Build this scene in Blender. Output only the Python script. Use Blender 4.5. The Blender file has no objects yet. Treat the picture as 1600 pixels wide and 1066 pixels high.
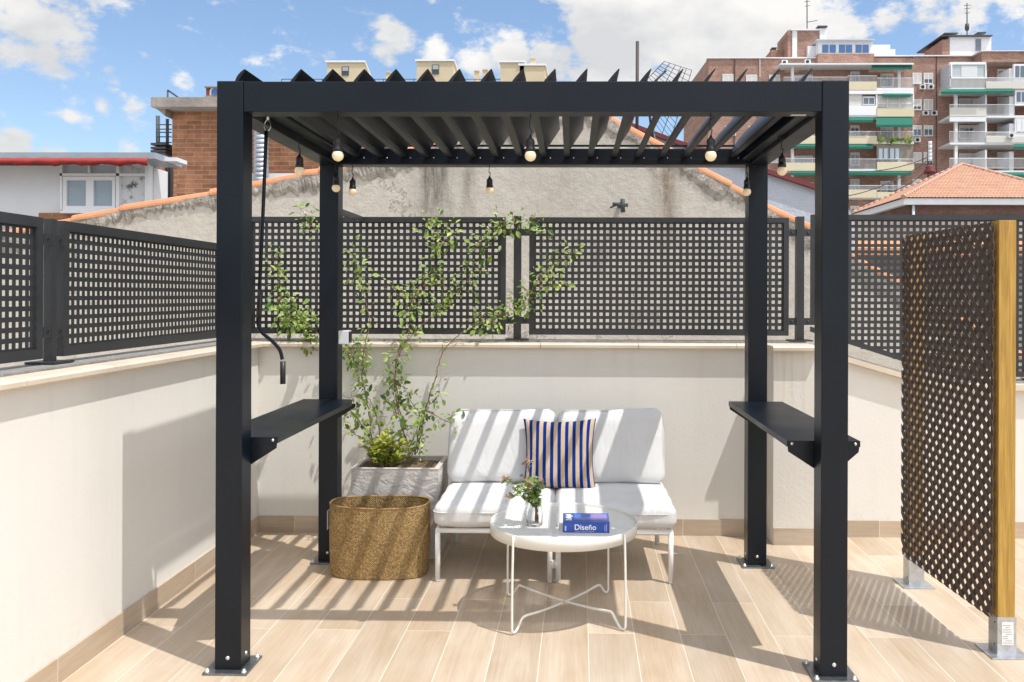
import bpy, bmesh, math, random
from mathutils import Vector, Matrix
random.seed(7)
C = bpy.context.scene.collection
# ------------------------------------------------------------ camera
F, PX, PY, YAW, PITCH, ROLL = 1361.93, 867.7, 460.22, .0184, .0006, -.0036
CAMP = Vector((.1594, 0, 1.4757))
cy, sy, cp, sp, cr, sr = math.cos(YAW), math.sin(YAW), math.cos(PITCH), math.sin(PITCH), math.cos(ROLL), math.sin(ROLL)
RM = Matrix(((cy, -sy, 0), (sy, cy, 0), (0, 0, 1))) @ Matrix(((1, 0, 0), (0, cp, -sp), (0, sp, cp))) @ Matrix(((cr, 0, sr), (0, 1, 0), (-sr, 0, cr)))
cam = bpy.data.cameras.new('camera'); camo = bpy.data.objects.new('camera', cam); C.objects.link(camo)
rgt, fwd, up = RM.col[0], RM.col[1], RM.col[2]
camo.matrix_world = Matrix(((rgt[0], up[0], -fwd[0], CAMP[0]), (rgt[1], up[1], -fwd[1], CAMP[1]), (rgt[2], up[2], -fwd[2], CAMP[2]), (0, 0, 0, 1)))
cam.sensor_width = 36; cam.lens = 36 * F / 1600
cam.shift_x = -(PX - 800) / 1600; cam.shift_y = (PY - 533) / 1600
cam.clip_start = .05; cam.clip_end = 3000
bpy.context.scene.camera = camo
def ray(x, y): return RM @ Vector(((x - PX) / F, 1, -(y - PY) / F))
def at(x, y, Y):                                   # point of the place that photo pixel (x, y) shows at distance Y
    r = ray(x, y); return CAMP + r * (Y / r[1])
# ------------------------------------------------------------ view, sun, sky
sc = bpy.context.scene
sc.view_settings.view_transform = 'Standard'; sc.view_settings.look = 'None'
sc.view_settings.exposure = 0.64; sc.view_settings.gamma = 1
SUN = Vector((.385, -.25, 1)).normalized()         # towards the sun
sl = bpy.data.lights.new('sun', 'SUN'); sl.energy = 2.6; sl.angle = math.radians(.45); sl.color = (1, .975, .94)
so = bpy.data.objects.new('sun', sl); C.objects.link(so)
so.rotation_euler = SUN.to_track_quat('Z', 'Y').to_euler(); so.location = (5, -5, 20)
W = bpy.data.worlds.new('World'); sc.world = W; W.use_nodes = True
nt = W.node_tree; nt.nodes.clear()
def N(nt, t, **k):
    n = nt.nodes.new(t)
    for a, b in k.items():
        if a.startswith('i_'):
            key = a[2:]; key = int(key) if key.isdigit() else key.replace('_', ' ')
            n.inputs[key].default_value = b
        else: setattr(n, a, b)
    return n
def L(nt, a, b): nt.links.new(a, b)
SKYS = .118
sky = N(nt, 'ShaderNodeTexSky', sky_type='NISHITA', sun_disc=False, sun_elevation=math.asin(SUN[2]), sun_rotation=math.atan2(SUN[0], SUN[1]), air_density=1.0, dust_density=.8, ozone_density=2.6)
geo = N(nt, 'ShaderNodeTexCoord')
def cloudnoise(scale, detail, rough, off=0):
    mp = N(nt, 'ShaderNodeMapping'); mp.inputs['Scale'].default_value = (1, 1, 1.7); mp.inputs['Location'].default_value = (off, off * .7, 0)
    L(nt, geo.outputs['Generated'], mp.inputs['Vector'])
    n = N(nt, 'ShaderNodeTexNoise', i_Scale=scale, i_Detail=detail, i_Roughness=rough); L(nt, mp.outputs[0], n.inputs['Vector']); return n
def M_(op, a, b=None, clamp=False):
    n = N(nt, 'ShaderNodeMath', operation=op); n.use_clamp = clamp
    for i, v in enumerate((a, b)):
        if v is None: continue
        if isinstance(v, (int, float)): n.inputs[i].default_value = v
        else: L(nt, v, n.inputs[i])
    return n.outputs[0]
blobs = [(40,25,75,1),(105,30,52,1),(20,75,55,.9),(75,95,40,.8),(125,95,35,.75),(172,108,32,.9),(180,124,22,.9),(212,156,26,.85),(282,134,24,.85),(160,165,14,.5),
 (112,182,14,.5),(20,228,36,1),(85,240,26,.9),(200,236,30,.7),(614,46,34,1),(600,80,22,.8),(682,76,26,.95),(745,100,34,1.15),(800,88,42,1.35),(860,92,50,1.4),
 (930,50,60,1.5),(1000,30,100,1.6),(950,110,80,1.5),(1080,60,110,1.7),(1160,40,110,1.7),(1240,30,90,1.6),(1295,45,55,1.4),(1320,70,36,.9),(1330,105,20,.8),(1400,18,36,1),(1450,12,40,1),(1520,12,46,1),(1590,0,48,1),(1475,38,22,.7),(900,-20,60,1),(60,-40,90,1),(1500,-50,80,1)]
acc = None
for bx_, by_, r_, s_ in blobs:
    d = ray(bx_, by_).normalized()
    v = N(nt, 'ShaderNodeVectorMath', operation='DISTANCE'); L(nt, geo.outputs['Generated'], v.inputs[0]); v.inputs[1].default_value = d
    mr = N(nt, 'ShaderNodeMapRange', interpolation_type='SMOOTHSTEP'); mr.inputs['From Min'].default_value = 0; mr.inputs['From Max'].default_value = 1.45 * r_ / F / math.sqrt(1 + ((bx_ - PX) / F) ** 2)
    mr.inputs['To Min'].default_value = s_; mr.inputs['To Max'].default_value = 0
    L(nt, v.outputs['Value'], mr.inputs['Value'])
    acc = mr.outputs[0] if acc is None else M_('MAXIMUM', acc, mr.outputs[0])
# unseen dense clouds, added as fill light, over the rest of the sky (behind and above the viewer)
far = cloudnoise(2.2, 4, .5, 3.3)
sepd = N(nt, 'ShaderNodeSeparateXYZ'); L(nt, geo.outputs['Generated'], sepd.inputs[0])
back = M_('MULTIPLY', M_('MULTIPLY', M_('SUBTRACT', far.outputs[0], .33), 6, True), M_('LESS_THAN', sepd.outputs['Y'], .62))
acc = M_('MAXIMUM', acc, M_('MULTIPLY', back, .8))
n1 = cloudnoise(19, 10, .64); n2 = cloudnoise(6, 5, .55, 1.7)
dens = M_('ADD', acc, M_('MULTIPLY', M_('SUBTRACT', n1.outputs[0], .5), 3.6))
mr = N(nt, 'ShaderNodeMapRange', interpolation_type='SMOOTHSTEP'); mr.inputs['From Min'].default_value = .22; mr.inputs['From Max'].default_value = .95
L(nt, dens, mr.inputs['Value'])
shade = N(nt, 'ShaderNodeValToRGB'); shade.color_ramp.elements[0].position = .40; shade.color_ramp.elements[0].color = (.72, .735, .755, 1)
shade.color_ramp.elements[1].position = .60; shade.color_ramp.elements[1].color = (1.02, 1.0, .975, 1)
L(nt, n2.outputs[0], shade.inputs[0])
sc_ = N(nt, 'ShaderNodeVectorMath', operation='SCALE'); L(nt, shade.outputs[0], sc_.inputs[0])
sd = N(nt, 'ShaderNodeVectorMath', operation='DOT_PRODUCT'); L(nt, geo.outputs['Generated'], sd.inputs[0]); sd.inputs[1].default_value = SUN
gl = N(nt, 'ShaderNodeMapRange', interpolation_type='SMOOTHSTEP'); gl.inputs['From Min'].default_value = .30; gl.inputs['From Max'].default_value = .80   # clouds boosted towards the sun for extra fill light
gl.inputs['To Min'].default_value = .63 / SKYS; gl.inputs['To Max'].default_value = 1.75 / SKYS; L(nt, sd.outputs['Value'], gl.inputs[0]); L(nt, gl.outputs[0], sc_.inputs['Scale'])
skm = N(nt, 'ShaderNodeVectorMath', operation='SCALE'); L(nt, sky.outputs[0], skm.inputs[0]); skm.inputs['Scale'].default_value = 1
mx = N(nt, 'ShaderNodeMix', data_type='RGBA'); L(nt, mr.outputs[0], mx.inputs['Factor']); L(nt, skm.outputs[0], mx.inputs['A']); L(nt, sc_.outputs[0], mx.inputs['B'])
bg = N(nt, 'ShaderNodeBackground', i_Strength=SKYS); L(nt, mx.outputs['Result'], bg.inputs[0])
wo = N(nt, 'ShaderNodeOutputWorld'); L(nt, bg.outputs[0], wo.inputs[0])

# ------------------------------------------------------------ materials
MATS = {}
def mat(name, col, rough=.6, metal=0, bump=0, bscale=40, var=0, vscale=6, spec=.5, trans=0, emit=0, detail=6, coat=0, alpha=None, bdist=.01, stretch=(1, 1, 1)):
    if name in MATS: return MATS[name]
    m = bpy.data.materials.new(name); m.use_nodes = True; t = m.node_tree; b = t.nodes['Principled BSDF']
    b.inputs['Roughness'].default_value = rough; b.inputs['Metallic'].default_value = metal; b.inputs['Specular IOR Level'].default_value = spec
    b.inputs['Base Color'].default_value = (*col, 1); b.inputs['Transmission Weight'].default_value = trans; b.inputs['Coat Weight'].default_value = coat
    if emit: b.inputs['Emission Color'].default_value = (*col, 1); b.inputs['Emission Strength'].default_value = emit
    tc = N(t, 'ShaderNodeNewGeometry'); mp = N(t, 'ShaderNodeMapping'); mp.inputs['Scale'].default_value = stretch; L(t, tc.outputs['Position'], mp.inputs[0])
    m['vec'] = mp.name
    if var:
        n = N(t, 'ShaderNodeTexNoise', i_Scale=vscale, i_Detail=detail, i_Roughness=.6); L(t, mp.outputs[0], n.inputs['Vector'])
        r = N(t, 'ShaderNodeMapRange'); r.inputs['From Min'].default_value = .25; r.inputs['From Max'].default_value = .75
        r.inputs['To Min'].default_value = 1 - var; r.inputs['To Max'].default_value = 1 + var; L(t, n.outputs[0], r.inputs[0])
        v = N(t, 'ShaderNodeVectorMath', operation='SCALE'); v.inputs[0].default_value = col; L(t, r.outputs[0], v.inputs['Scale']); L(t, v.outputs[0], b.inputs['Base Color'])
        r2 = N(t, 'ShaderNodeMapRange'); r2.inputs['To Min'].default_value = max(0, rough - .12); r2.inputs['To Max'].default_value = min(1, rough + .12); L(t, n.outputs[0], r2.inputs[0]); L(t, r2.outputs[0], b.inputs['Roughness'])
    if bump:
        n = N(t, 'ShaderNodeTexNoise', i_Scale=bscale, i_Detail=8, i_Roughness=.65); L(t, mp.outputs[0], n.inputs['Vector'])
        bp = N(t, 'ShaderNodeBump', i_Strength=bump, i_Distance=bdist); L(t, n.outputs[0], bp.inputs['Height']); L(t, bp.outputs[0], b.inputs['Normal'])
    MATS[name] = m; return m
def mixcol(t, fac, a, b, mode='MIX'):
    n = N(t, 'ShaderNodeMix', data_type='RGBA'); n.blend_type = mode
    for k, v in (('Factor', fac), ('A', a), ('B', b)):
        if isinstance(v, (int, float)): n.inputs[k].default_value = v
        elif isinstance(v, tuple): n.inputs[k].default_value = (*v, 1)
        else: L(t, v, n.inputs[k])
    return n.outputs['Result']
def ramp(t, src, p0, c0, p1, c1):
    r = N(t, 'ShaderNodeValToRGB'); r.color_ramp.elements[0].position = p0; r.color_ramp.elements[0].color = (*c0, 1) if isinstance(c0, tuple) else (c0, c0, c0, 1)
    r.color_ramp.elements[1].position = p1; r.color_ramp.elements[1].color = (*c1, 1) if isinstance(c1, tuple) else (c1, c1, c1, 1); L(t, src, r.inputs[0]); return r.outputs[0]
def newmat(name, rough=.7, spec=.4):
    m = bpy.data.materials.new(name); m.use_nodes = True; t = m.node_tree; b = t.nodes['Principled BSDF']; b.inputs['Roughness'].default_value = rough; b.inputs['Specular IOR Level'].default_value = spec
    g = N(t, 'ShaderNodeNewGeometry'); MATS[name] = m; return m, t, b, g.outputs['Position']
def mapped(t, pos, loc=(0, 0, 0), rot=(0, 0, 0), scale=(1, 1, 1)):
    n = N(t, 'ShaderNodeMapping'); n.inputs['Location'].default_value = loc; n.inputs['Rotation'].default_value = rot; n.inputs['Scale'].default_value = scale; L(t, pos, n.inputs[0]); return n.outputs[0]
def noise(t, vec, scale, detail=6, rough=.6, dist=0):
    n = N(t, 'ShaderNodeTexNoise', i_Scale=scale, i_Detail=detail, i_Roughness=rough, i_Distortion=dist); L(t, vec, n.inputs['Vector']); return n.outputs[0]
def bump(t, b, h, strength, dist):
    n = N(t, 'ShaderNodeBump', i_Strength=strength, i_Distance=dist); L(t, h, n.inputs['Height'])
    if b.inputs['Normal'].is_linked: L(t, b.inputs['Normal'].links[0].from_socket, n.inputs['Normal'])
    L(t, n.outputs[0], b.inputs['Normal'])
# wood-look porcelain planks; rot = turn of the length axis
def plankmat(name, axis):
    m, t, b, pos = newmat(name, .42, .45)
    # texture x runs along the plank
    if axis == 'Y': v = mapped(t, pos, rot=(0, 0, math.radians(-90) + .010))
    elif axis == 'SX': v = mapped(t, pos, rot=(math.radians(90), 0, 0))
    elif axis == 'SY':
        v0 = mapped(t, pos, rot=(0, 0, math.radians(-90))); v = mapped(t, v0, rot=(math.radians(90), 0, 0))
    v = mapped(t, v, loc=((.59, .0, 0) if axis == 'Y' else (.35, -.05, 0)))
    br = N(t, 'ShaderNodeTexBrick', offset=.333, offset_frequency=2, squash=1, i_Scale=1); L(t, v, br.inputs['Vector'])
    br.inputs['Brick Width'].default_value = 1.2; br.inputs['Row Height'].default_value = .2; br.inputs['Mortar Size'].default_value = .0016; br.inputs['Mortar Smooth'].default_value = .15
    br.inputs['Color1'].default_value = (0, 0, 0, 1); br.inputs['Color2'].default_value = (1, 1, 1, 1); br.inputs['Mortar'].default_value = (.5, .5, .5, 1); br.inputs['Bias'].default_value = 0
    # offset the grain per plank
    comb = N(t, 'ShaderNodeVectorMath', operation='MULTIPLY_ADD'); L(t, br.outputs['Color'], comb.inputs[0]); comb.inputs[1].default_value = (7, 11, 5); L(t, v, comb.inputs[2])
    gv = mapped(t, comb.outputs[0], scale=(1.3, 13, 13))
    g1 = noise(t, gv, 1.0, 7, .62, .9); g2 = noise(t, mapped(t, comb.outputs[0], scale=(3, 90, 90)), 1.3, 4, .6, .4); g3 = noise(t, mapped(t, comb.outputs[0], scale=(1.2, 3, 3)), 1.5, 4, .55, .5)
    c = ramp(t, g1, .30, (.38, .28, .18), .66, (.61, .505, .385))
    c = mixcol(t, .45, c, ramp(t, g2, .3, (.34, .255, .175), .7, (.64, .535, .42)))
    c = mixcol(t, .45, c, ramp(t, g3, .3, (.42, .28, .155), .7, (.62, .53, .43)))
    pl = N(t, 'ShaderNodeMapRange'); pl.inputs['To Min'].default_value = .86; pl.inputs['To Max'].default_value = 1.06; L(t, br.outputs['Color'], pl.inputs[0])
    sc2 = N(t, 'ShaderNodeVectorMath', operation='SCALE'); L(t, c, sc2.inputs[0]); L(t, pl.outputs[0], sc2.inputs['Scale'])
    big = N(t, 'ShaderNodeMapRange'); big.inputs['To Min'].default_value = .93; big.inputs['To Max'].default_value = 1.06; L(t, noise(t, pos, .9, 3), big.inputs[0])
    sc3 = N(t, 'ShaderNodeVectorMath', operation='SCALE'); L(t, sc2.outputs[0], sc3.inputs[0]); L(t, big.outputs[0], sc3.inputs['Scale'])
    c = mixcol(t, br.outputs['Fac'], sc3.outputs[0], (.74, .66, .56))
    L(t, c, b.inputs['Base Color'])
    bump(t, b, g2, .12, .002)
    inv = N(t, 'ShaderNodeMath', operation='SUBTRACT'); inv.inputs[0].default_value = 1; L(t, br.outputs['Fac'], inv.inputs[1]); bump(t, b, inv.outputs[0], .5, .0015)
    return m
plankmat('floor_tile', 'Y'); plankmat('skirting_front', 'SX'); plankmat('skirting_side', 'SY')
# painted render on the parapets
def render_mat(name, col, rough_b=.35, stain=False):
    m, t, b, pos = newmat(name, .85, .25)
    a = noise(t, pos, 1.6, 5, .6); d = noise(t, mapped(t, pos, scale=(9, 9, .6)), 1.5, 6, .65)
    c = mixcol(t, 1, ramp(t, a, .3, tuple(x * .965 for x in col), .7, col), ramp(t, d, .30, .975, .5, 1.0), 'MULTIPLY')
    if not stain:
        sx = N(t, 'ShaderNodeSeparateXYZ'); L(t, pos, sx.inputs[0]); zr = N(t, 'ShaderNodeMapRange', interpolation_type='SMOOTHSTEP'); zr.inputs['From Min'].default_value = .85; zr.inputs['From Max'].default_value = 1.14; L(t, sx.outputs['Z'], zr.inputs[0])
        q = N(t, 'ShaderNodeMath', operation='MULTIPLY'); L(t, zr.outputs[0], q.inputs[0]); L(t, ramp(t, noise(t, mapped(t, pos, scale=(17, 17, .8)), 1, 6, .75), .58, 0., .80, .32), q.inputs[1]); c = mixcol(t, q.outputs[0], c, (.46, .41, .32))
        zl = N(t, 'ShaderNodeMapRange', interpolation_type='SMOOTHSTEP'); zl.inputs['From Min'].default_value = .24; zl.inputs['From Max'].default_value = .10; L(t, sx.outputs['Z'], zl.inputs[0])
        q = N(t, 'ShaderNodeMath', operation='MULTIPLY'); L(t, zl.outputs[0], q.inputs[0]); L(t, ramp(t, noise(t, pos, 7, 7, .75), .5, 0., .75, .4), q.inputs[1]); c = mixcol(t, q.outputs[0], c, (.50, .44, .36))
    if stain:
        sx = N(t, 'ShaderNodeSeparateXYZ'); L(t, pos, sx.inputs[0])
        zr = N(t, 'ShaderNodeMapRange'); zr.inputs['From Min'].default_value = .55; zr.inputs['From Max'].default_value = 1.15; L(t, sx.outputs['Z'], zr.inputs[0])
        st = ramp(t, noise(t, mapped(t, pos, scale=(22, 22, 1.1)), 1, 5, .7), .5, 0., .72, 1.)
        f = N(t, 'ShaderNodeMath', operation='MULTIPLY'); L(t, zr.outputs[0], f.inputs[0]); L(t, st, f.inputs[1])
        f2 = N(t, 'ShaderNodeMath', operation='MULTIPLY', i_1=.45); L(t, f.outputs[0], f2.inputs[0])
        c = mixcol(t, f2.outputs[0], c, (.50, .42, .28))
    L(t, c, b.inputs['Base Color'])
    bump(t, b, noise(t, pos, 55, 7, .6), rough_b * .55, .005); bump(t, b, noise(t, pos, 3, 3, .5), .15, .012)
    return m
render_mat('wall_render', (.765, .735, .675)); render_mat('pilaster_render', (.74, .70, .63), .7, True)
# rough cement stucco with streaks and cracks
def stucco(name, col):
    m, t, b, pos = newmat(name, .95, .15)
    a = noise(t, pos, .8, 6, .65); g = noise(t, pos, 9, 8, .7)
    c = mixcol(t, .5, ramp(t, a, .3, tuple(x * .82 for x in col), .7, tuple(x * 1.1 for x in col)), ramp(t, g, .3, tuple(x * .74 for x in col), .7, tuple(x * 1.14 for x in col)))
    w = N(t, 'ShaderNodeTexVoronoi', feature='DISTANCE_TO_EDGE', i_Scale=.75)
    nv = N(t, 'ShaderNodeVectorMath', operation='MULTIPLY_ADD'); nz = N(t, 'ShaderNodeTexNoise', i_Scale=2.2, i_Detail=8, i_Roughness=.75); L(t, pos, nz.inputs['Vector'])
    L(t, nz.outputs['Color'], nv.inputs[0]); nv.inputs[1].default_value = (1.1, 1.1, 1.1); L(t, pos, nv.inputs[2]); L(t, nv.outputs[0], w.inputs['Vector'])
    crk = ramp(t, w.outputs['Distance'], .0, 1., .012, 0.); gate = ramp(t, noise(t, pos, .6, 2), .5, 0., .56, 1.)
    ck = N(t, 'ShaderNodeMath', operation='MULTIPLY'); L(t, crk, ck.inputs[0]); L(t, gate, ck.inputs[1])
    c = mixcol(t, ck.outputs[0], c, tuple(x * .3 for x in col))
    sx = N(t, 'ShaderNodeSeparateXYZ'); L(t, pos, sx.inputs[0])
    for (x0, z0, x1, wd, dark, cc) in STREAKS:
        # a vertical run of water stain: soft in x, broken by stretched noise
        dx = N(t, 'ShaderNodeMath', operation='SUBTRACT', i_1=x0); L(t, sx.outputs['X'], dx.inputs[0])
        ab = N(t, 'ShaderNodeMath', operation='ABSOLUTE'); L(t, dx.outputs[0], ab.inputs[0])
        mm = N(t, 'ShaderNodeMapRange', interpolation_type='SMOOTHSTEP'); mm.inputs['From Max'].default_value = wd; mm.inputs['To Min'].default_value = 1; mm.inputs['To Max'].default_value = 0; L(t, ab.outputs[0], mm.inputs[0])
        zz = N(t, 'ShaderNodeMapRange', interpolation_type='SMOOTHSTEP'); zz.inputs['From Min'].default_value = z0 - 1.1; zz.inputs['From Max'].default_value = z0; L(t, sx.outputs['Z'], zz.inputs[0])
        q = N(t, 'ShaderNodeMath', operation='MULTIPLY'); L(t, mm.outputs[0], q.inputs[0]); L(t, zz.outputs[0], q.inputs[1])
        s = ramp(t, noise(t, mapped(t, pos, loc=(x0, 0, 0), scale=(7, 7, 1.3)), 1, 7, .75), .36, 0., .62, dark)
        q2 = N(t, 'ShaderNodeMath', operation='MULTIPLY'); L(t, q.outputs[0], q2.inputs[0]); L(t, s, q2.inputs[1])
        c = mixcol(t, q2.outputs[0], c, cc)
    L(t, c, b.inputs['Base Color'])
    bump(t, b, noise(t, pos, 16, 8, .75), .85, .028); bump(t, b, noise(t, pos, 2.5, 3, .5), .3, .05)
    return m
_s = [at(679, 262, 8), at(1041, 262, 8), at(733, 262, 8), at(872, 262, 8)]
STREAKS = [(_s[0][0], _s[0][2], 0, .30, .95, (.075, .068, .055)), (_s[1][0], _s[1][2], 0, .20, .95, (.15, .095, .05)), (_s[2][0], _s[2][2], 0, .12, .6, (.15, .12, .09)), (_s[3][0], _s[3][2] , 0, .35, .35, (.30, .26, .2))]
stucco('stucco', (.55, .505, .44))
def brickmat(name, c1, c2, mortar, bw=.25, bh=.07, ms=.008, facing='Y'):
    m, t, b, pos = newmat(name, .9, .2)
    v = mapped(t, pos, rot=(math.radians(90), 0, 0)) if facing == 'Y' else mapped(t, mapped(t, pos, rot=(0, 0, math.radians(-90))), rot=(math.radians(90), 0, 0))
    br = N(t, 'ShaderNodeTexBrick', i_Scale=1); L(t, v, br.inputs['Vector'])
    br.inputs['Brick Width'].default_value = bw; br.inputs['Row Height'].default_value = bh; br.inputs['Mortar Size'].default_value = ms; br.inputs['Mortar Smooth'].default_value = .4
    br.inputs['Color1'].default_value = (*c1, 1); br.inputs['Color2'].default_value = (*c2, 1); br.inputs['Mortar'].default_value = (*mortar, 1)
    c = mixcol(t, 1, br.outputs['Color'], ramp(t, noise(t, pos, .55, 6, .7), .3, .72, .7, 1.15), 'MULTIPLY')
    c = mixcol(t, 1, c, ramp(t, noise(t, pos, 6, 6, .7), .3, .7, .7, 1.2), 'MULTIPLY')
    L(t, c, b.inputs['Base Color'])
    inv = N(t, 'ShaderNodeMath', operation='SUBTRACT'); inv.inputs[0].default_value = 1; L(t, br.outputs['Fac'], inv.inputs[1]); bump(t, b, inv.outputs[0], .6, .008)
    return m
brickmat('brick_near', (.46, .205, .105), (.33, .135, .07), (.40, .30, .21), .24, .068, .008)
brickmat('brick_far', (.46, .27, .205), (.36, .20, .15), (.42, .32, .27), .5, .16, .02)
brickmat('brick_far_side', (.46, .27, .205), (.36, .20, .15), (.42, .32, .27), .5, .16, .02, 'X')
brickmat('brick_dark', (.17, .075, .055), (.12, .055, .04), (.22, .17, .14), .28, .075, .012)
BLK = mat('powder_coat', (.0018, .0050, .0105), .36, spec=.34, bump=.05, bscale=350, bdist=.001, var=.3, vscale=3)
FEN = mat('fence_paint', (.028, .030, .033), .42, spec=.5, var=.18, vscale=9, bump=.06, bscale=250, bdist=.001)
LOUV = mat('louvre_coat', (.004, .006, .009), .40, spec=.45, bump=.03, bscale=300, bdist=.001)
GALV = mat('galvanised', (.52, .54, .56), .38, metal=.85, var=.25, vscale=30, bump=.1, bscale=80, bdist=.001)
GALVD = mat('base_steel', (.22, .235, .25), .35, metal=.85, var=.3, vscale=30)
BOLT = mat('bolt_zinc', (.7, .7, .68), .3, metal=.8)
WHM = mat('white_metal', (.80, .79, .76), .38, spec=.5, var=.03)
RIM = mat('cream_metal', (.74, .73, .67), .4, var=.03)
PLA = mat('black_plastic', (.012, .012, .013), .45)
CEM = mat('cement_strip', (.30, .285, .265), .95, bump=.8, bscale=60, bdist=.02, var=.25, vscale=20)
COP = mat('coping_tile', (.64, .545, .43), .5, var=.10, vscale=5)
CONC = mat('old_concrete', (.30, .265, .23), .95, bump=.5, bscale=12, bdist=.03, var=.35, vscale=3)
RED = mat('red_canvas', (.29, .03, .026), .9, var=.12, vscale=4, bump=.3, bscale=6, bdist=.05)
WHT = mat('white_paint', (.74, .75, .76), .6, var=.06, vscale=2)
PVC = mat('white_frame', (.80, .80, .80), .4)
GREYP = mat('grey_panel', (.50, .53, .57), .6, var=.06, vscale=1.2)
CREAM = mat('cream_panel', (.66, .58, .40), .8, var=.06, vscale=.5)
YEL = mat('yellow_render', (.58, .49, .33), .9, var=.08, vscale=.4)
GREEN = mat('green_awning', (.008, .125, .085), .85, var=.15, vscale=2)
GREYD = mat('dark_metal', (.05, .052, .055), .5)
SHUT = mat('shutter', (.60, .59, .55), .6, var=.05, vscale=2)
TERR = mat('terracotta', (.56, .25, .125), .85, var=.22, vscale=5, bump=.3, bscale=25, bdist=.01)
RENBL = mat('bluish_render', (.50, .54, .60), .9, var=.10, vscale=1.2, bump=.5, bscale=3, bdist=.08)
MARO = mat('maroon_flashing', (.17, .03, .03), .7)
GLB = mat('window_glass', (.10, .13, .17), .06, spec=.9, coat=.5)
GLBLU = mat('blue_glass', (.04, .14, .36), .08, spec=.9)
DARKW = mat('dark_opening', (.02, .02, .022), .7)
GNDM = mat('city_ground', (.26, .245, .22), .95, var=.25, vscale=.05)
# mouldy panel
m, t, b, pos = newmat('mouldy_panel', .8)
L(t, mixcol(t, ramp(t, noise(t, pos, 5, 9, .8), .52, 0., .60, 1.), (.68, .69, .70), (.10, .10, .10)), b.inputs['Base Color'])
# roof tiles, colour varied per tile
m, t, b, pos = newmat('roof_tile', .85)
v = N(t, 'ShaderNodeTexVoronoi', i_Scale=3.2); L(t, pos, v.inputs['Vector'])
c = mixcol(t, .25, ramp(t, noise(t, pos, 1.2, 5, .7), .3, (.38, .20, .13), .7, (.62, .38, .27)), v.outputs['Color'], 'SOFT_LIGHT')
L(t, mixcol(t, .6, c, (.52, .30, .20)), b.inputs['Base Color'])
# pine post
m, t, b, pos = newmat('treated_pine', .6)
g1 = noise(t, mapped(t, pos, scale=(40, 40, 2.2)), 1, 6, .6, 1.5); g2 = noise(t, mapped(t, pos, scale=(150, 150, 5)), 1, 4, .6, .6)
c = mixcol(t, .4, ramp(t, g1, .3, (.28, .15, .025), .66, (.56, .34, .075)), ramp(t, g2, .3, (.24, .13, .02), .7, (.62, .39, .10)))
kn = N(t, 'ShaderNodeTexVoronoi', i_Scale=1); L(t, mapped(t, pos, scale=(7, 7, 2.2)), kn.inputs['Vector'])
c = mixcol(t, ramp(t, kn.outputs['Distance'], .06, .9, .11, 0.), c, (.14, .06, .02)); L(t, c, b.inputs['Base Color']); bump(t, b, g2, .5, .003)
mat('lattice_wood', (.078, .052, .037), .62, var=.3, vscale=14, bump=.4, bscale=90, bdist=.002)
# cushion fabric
m, t, b, pos = newmat('cushion_fabric', .95, .15)
L(t, ramp(t, noise(t, pos, 3, 4), .3, (.60, .595, .585), .7, (.68, .675, .665)), b.inputs['Base Color'])
b.inputs['Sheen Weight'].default_value = .2
bump(t, b, noise(t, mapped(t, pos, scale=(1, 1, 1)), 320, 2), .15, .001); bump(t, b, noise(t, mapped(t, pos, scale=(1.4, 1, .7)), 4.5, 3, .5, 1.2), .45, .03)
# striped pillow (stripes follow the pillow's own width via UV)
m, t, b, pos = newmat('striped_fabric', .95, .15)
uv = N(t, 'ShaderNodeUVMap'); su = N(t, 'ShaderNodeSeparateXYZ'); L(t, uv.outputs[0], su.inputs[0])
a1 = N(t, 'ShaderNodeMath', operation='MULTIPLY_ADD', i_1=10.0, i_2=.12); L(t, su.outputs[0], a1.inputs[0]); fr = N(t, 'ShaderNodeMath', operation='FRACT'); L(t, a1.outputs[0], fr.inputs[0])
st = ramp(t, fr.outputs[0], .45, 1., .47, 0.)
L(t, mixcol(t, st, (.50, .39, .27), (.004, .026, .19)), b.inputs['Base Color']); bump(t, b, noise(t, pos, 400, 2), .2, .001); bump(t, b, noise(t, pos, 9, 3), .4, .02)
# woven basket
m, t, b, pos = newmat('seagrass_weave', .6, .4)
uv = N(t, 'ShaderNodeUVMap')
uvs_ = mapped(t, mapped(t, uv.outputs[0], scale=(1.38, .37, 1)), rot=(0, 0, math.radians(45)), scale=(118, 118, 1))
vo = N(t, 'ShaderNodeTexVoronoi', i_Scale=1, i_Randomness=.4); L(t, uvs_, vo.inputs['Vector'])
sxx = N(t, 'ShaderNodeSeparateXYZ'); L(t, vo.outputs['Color'], sxx.inputs[0])
c = ramp(t, sxx.outputs['X'], 0., (.22, .13, .042), 1., (.54, .36, .16)); c = mixcol(t, .3, c, ramp(t, noise(t, pos, 8, 4), .3, (.22, .13, .04), .7, (.50, .34, .13)))
gap = ramp(t, vo.outputs['Distance'], .38, 0., .70, .7)
c = mixcol(t, gap, c, (.06, .032, .01)); L(t, c, b.inputs['Base Color'])
iv = N(t, 'ShaderNodeMath', operation='SUBTRACT'); iv.inputs[0].default_value = 1; L(t, vo.outputs['Distance'], iv.inputs[1]); bump(t, b, iv.outputs[0], .9, .006)
# split-face planter stone
m, t, b, pos = newmat('planter_stone', .9, .2)
L(t, ramp(t, noise(t, pos, 6, 7, .65), .3, (.46, .43, .40), .7, (.60, .57, .535)), b.inputs['Base Color'])
sn = noise(t, mapped(t, pos, scale=(1, 1, 1.8)), 8, 4, .55, 2.0); bump(t, b, sn, .55, .022); bump(t, b, noise(t, pos, 60, 5), .4, .006)
mat('planter_edge', (.50, .46, .42), .9, var=.1, vscale=12, bump=.3, bscale=60, bdist=.004)
mat('soil', (.22, .155, .085), 1, var=.5, vscale=60, bump=1, bscale=70, bdist=.03)
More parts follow.
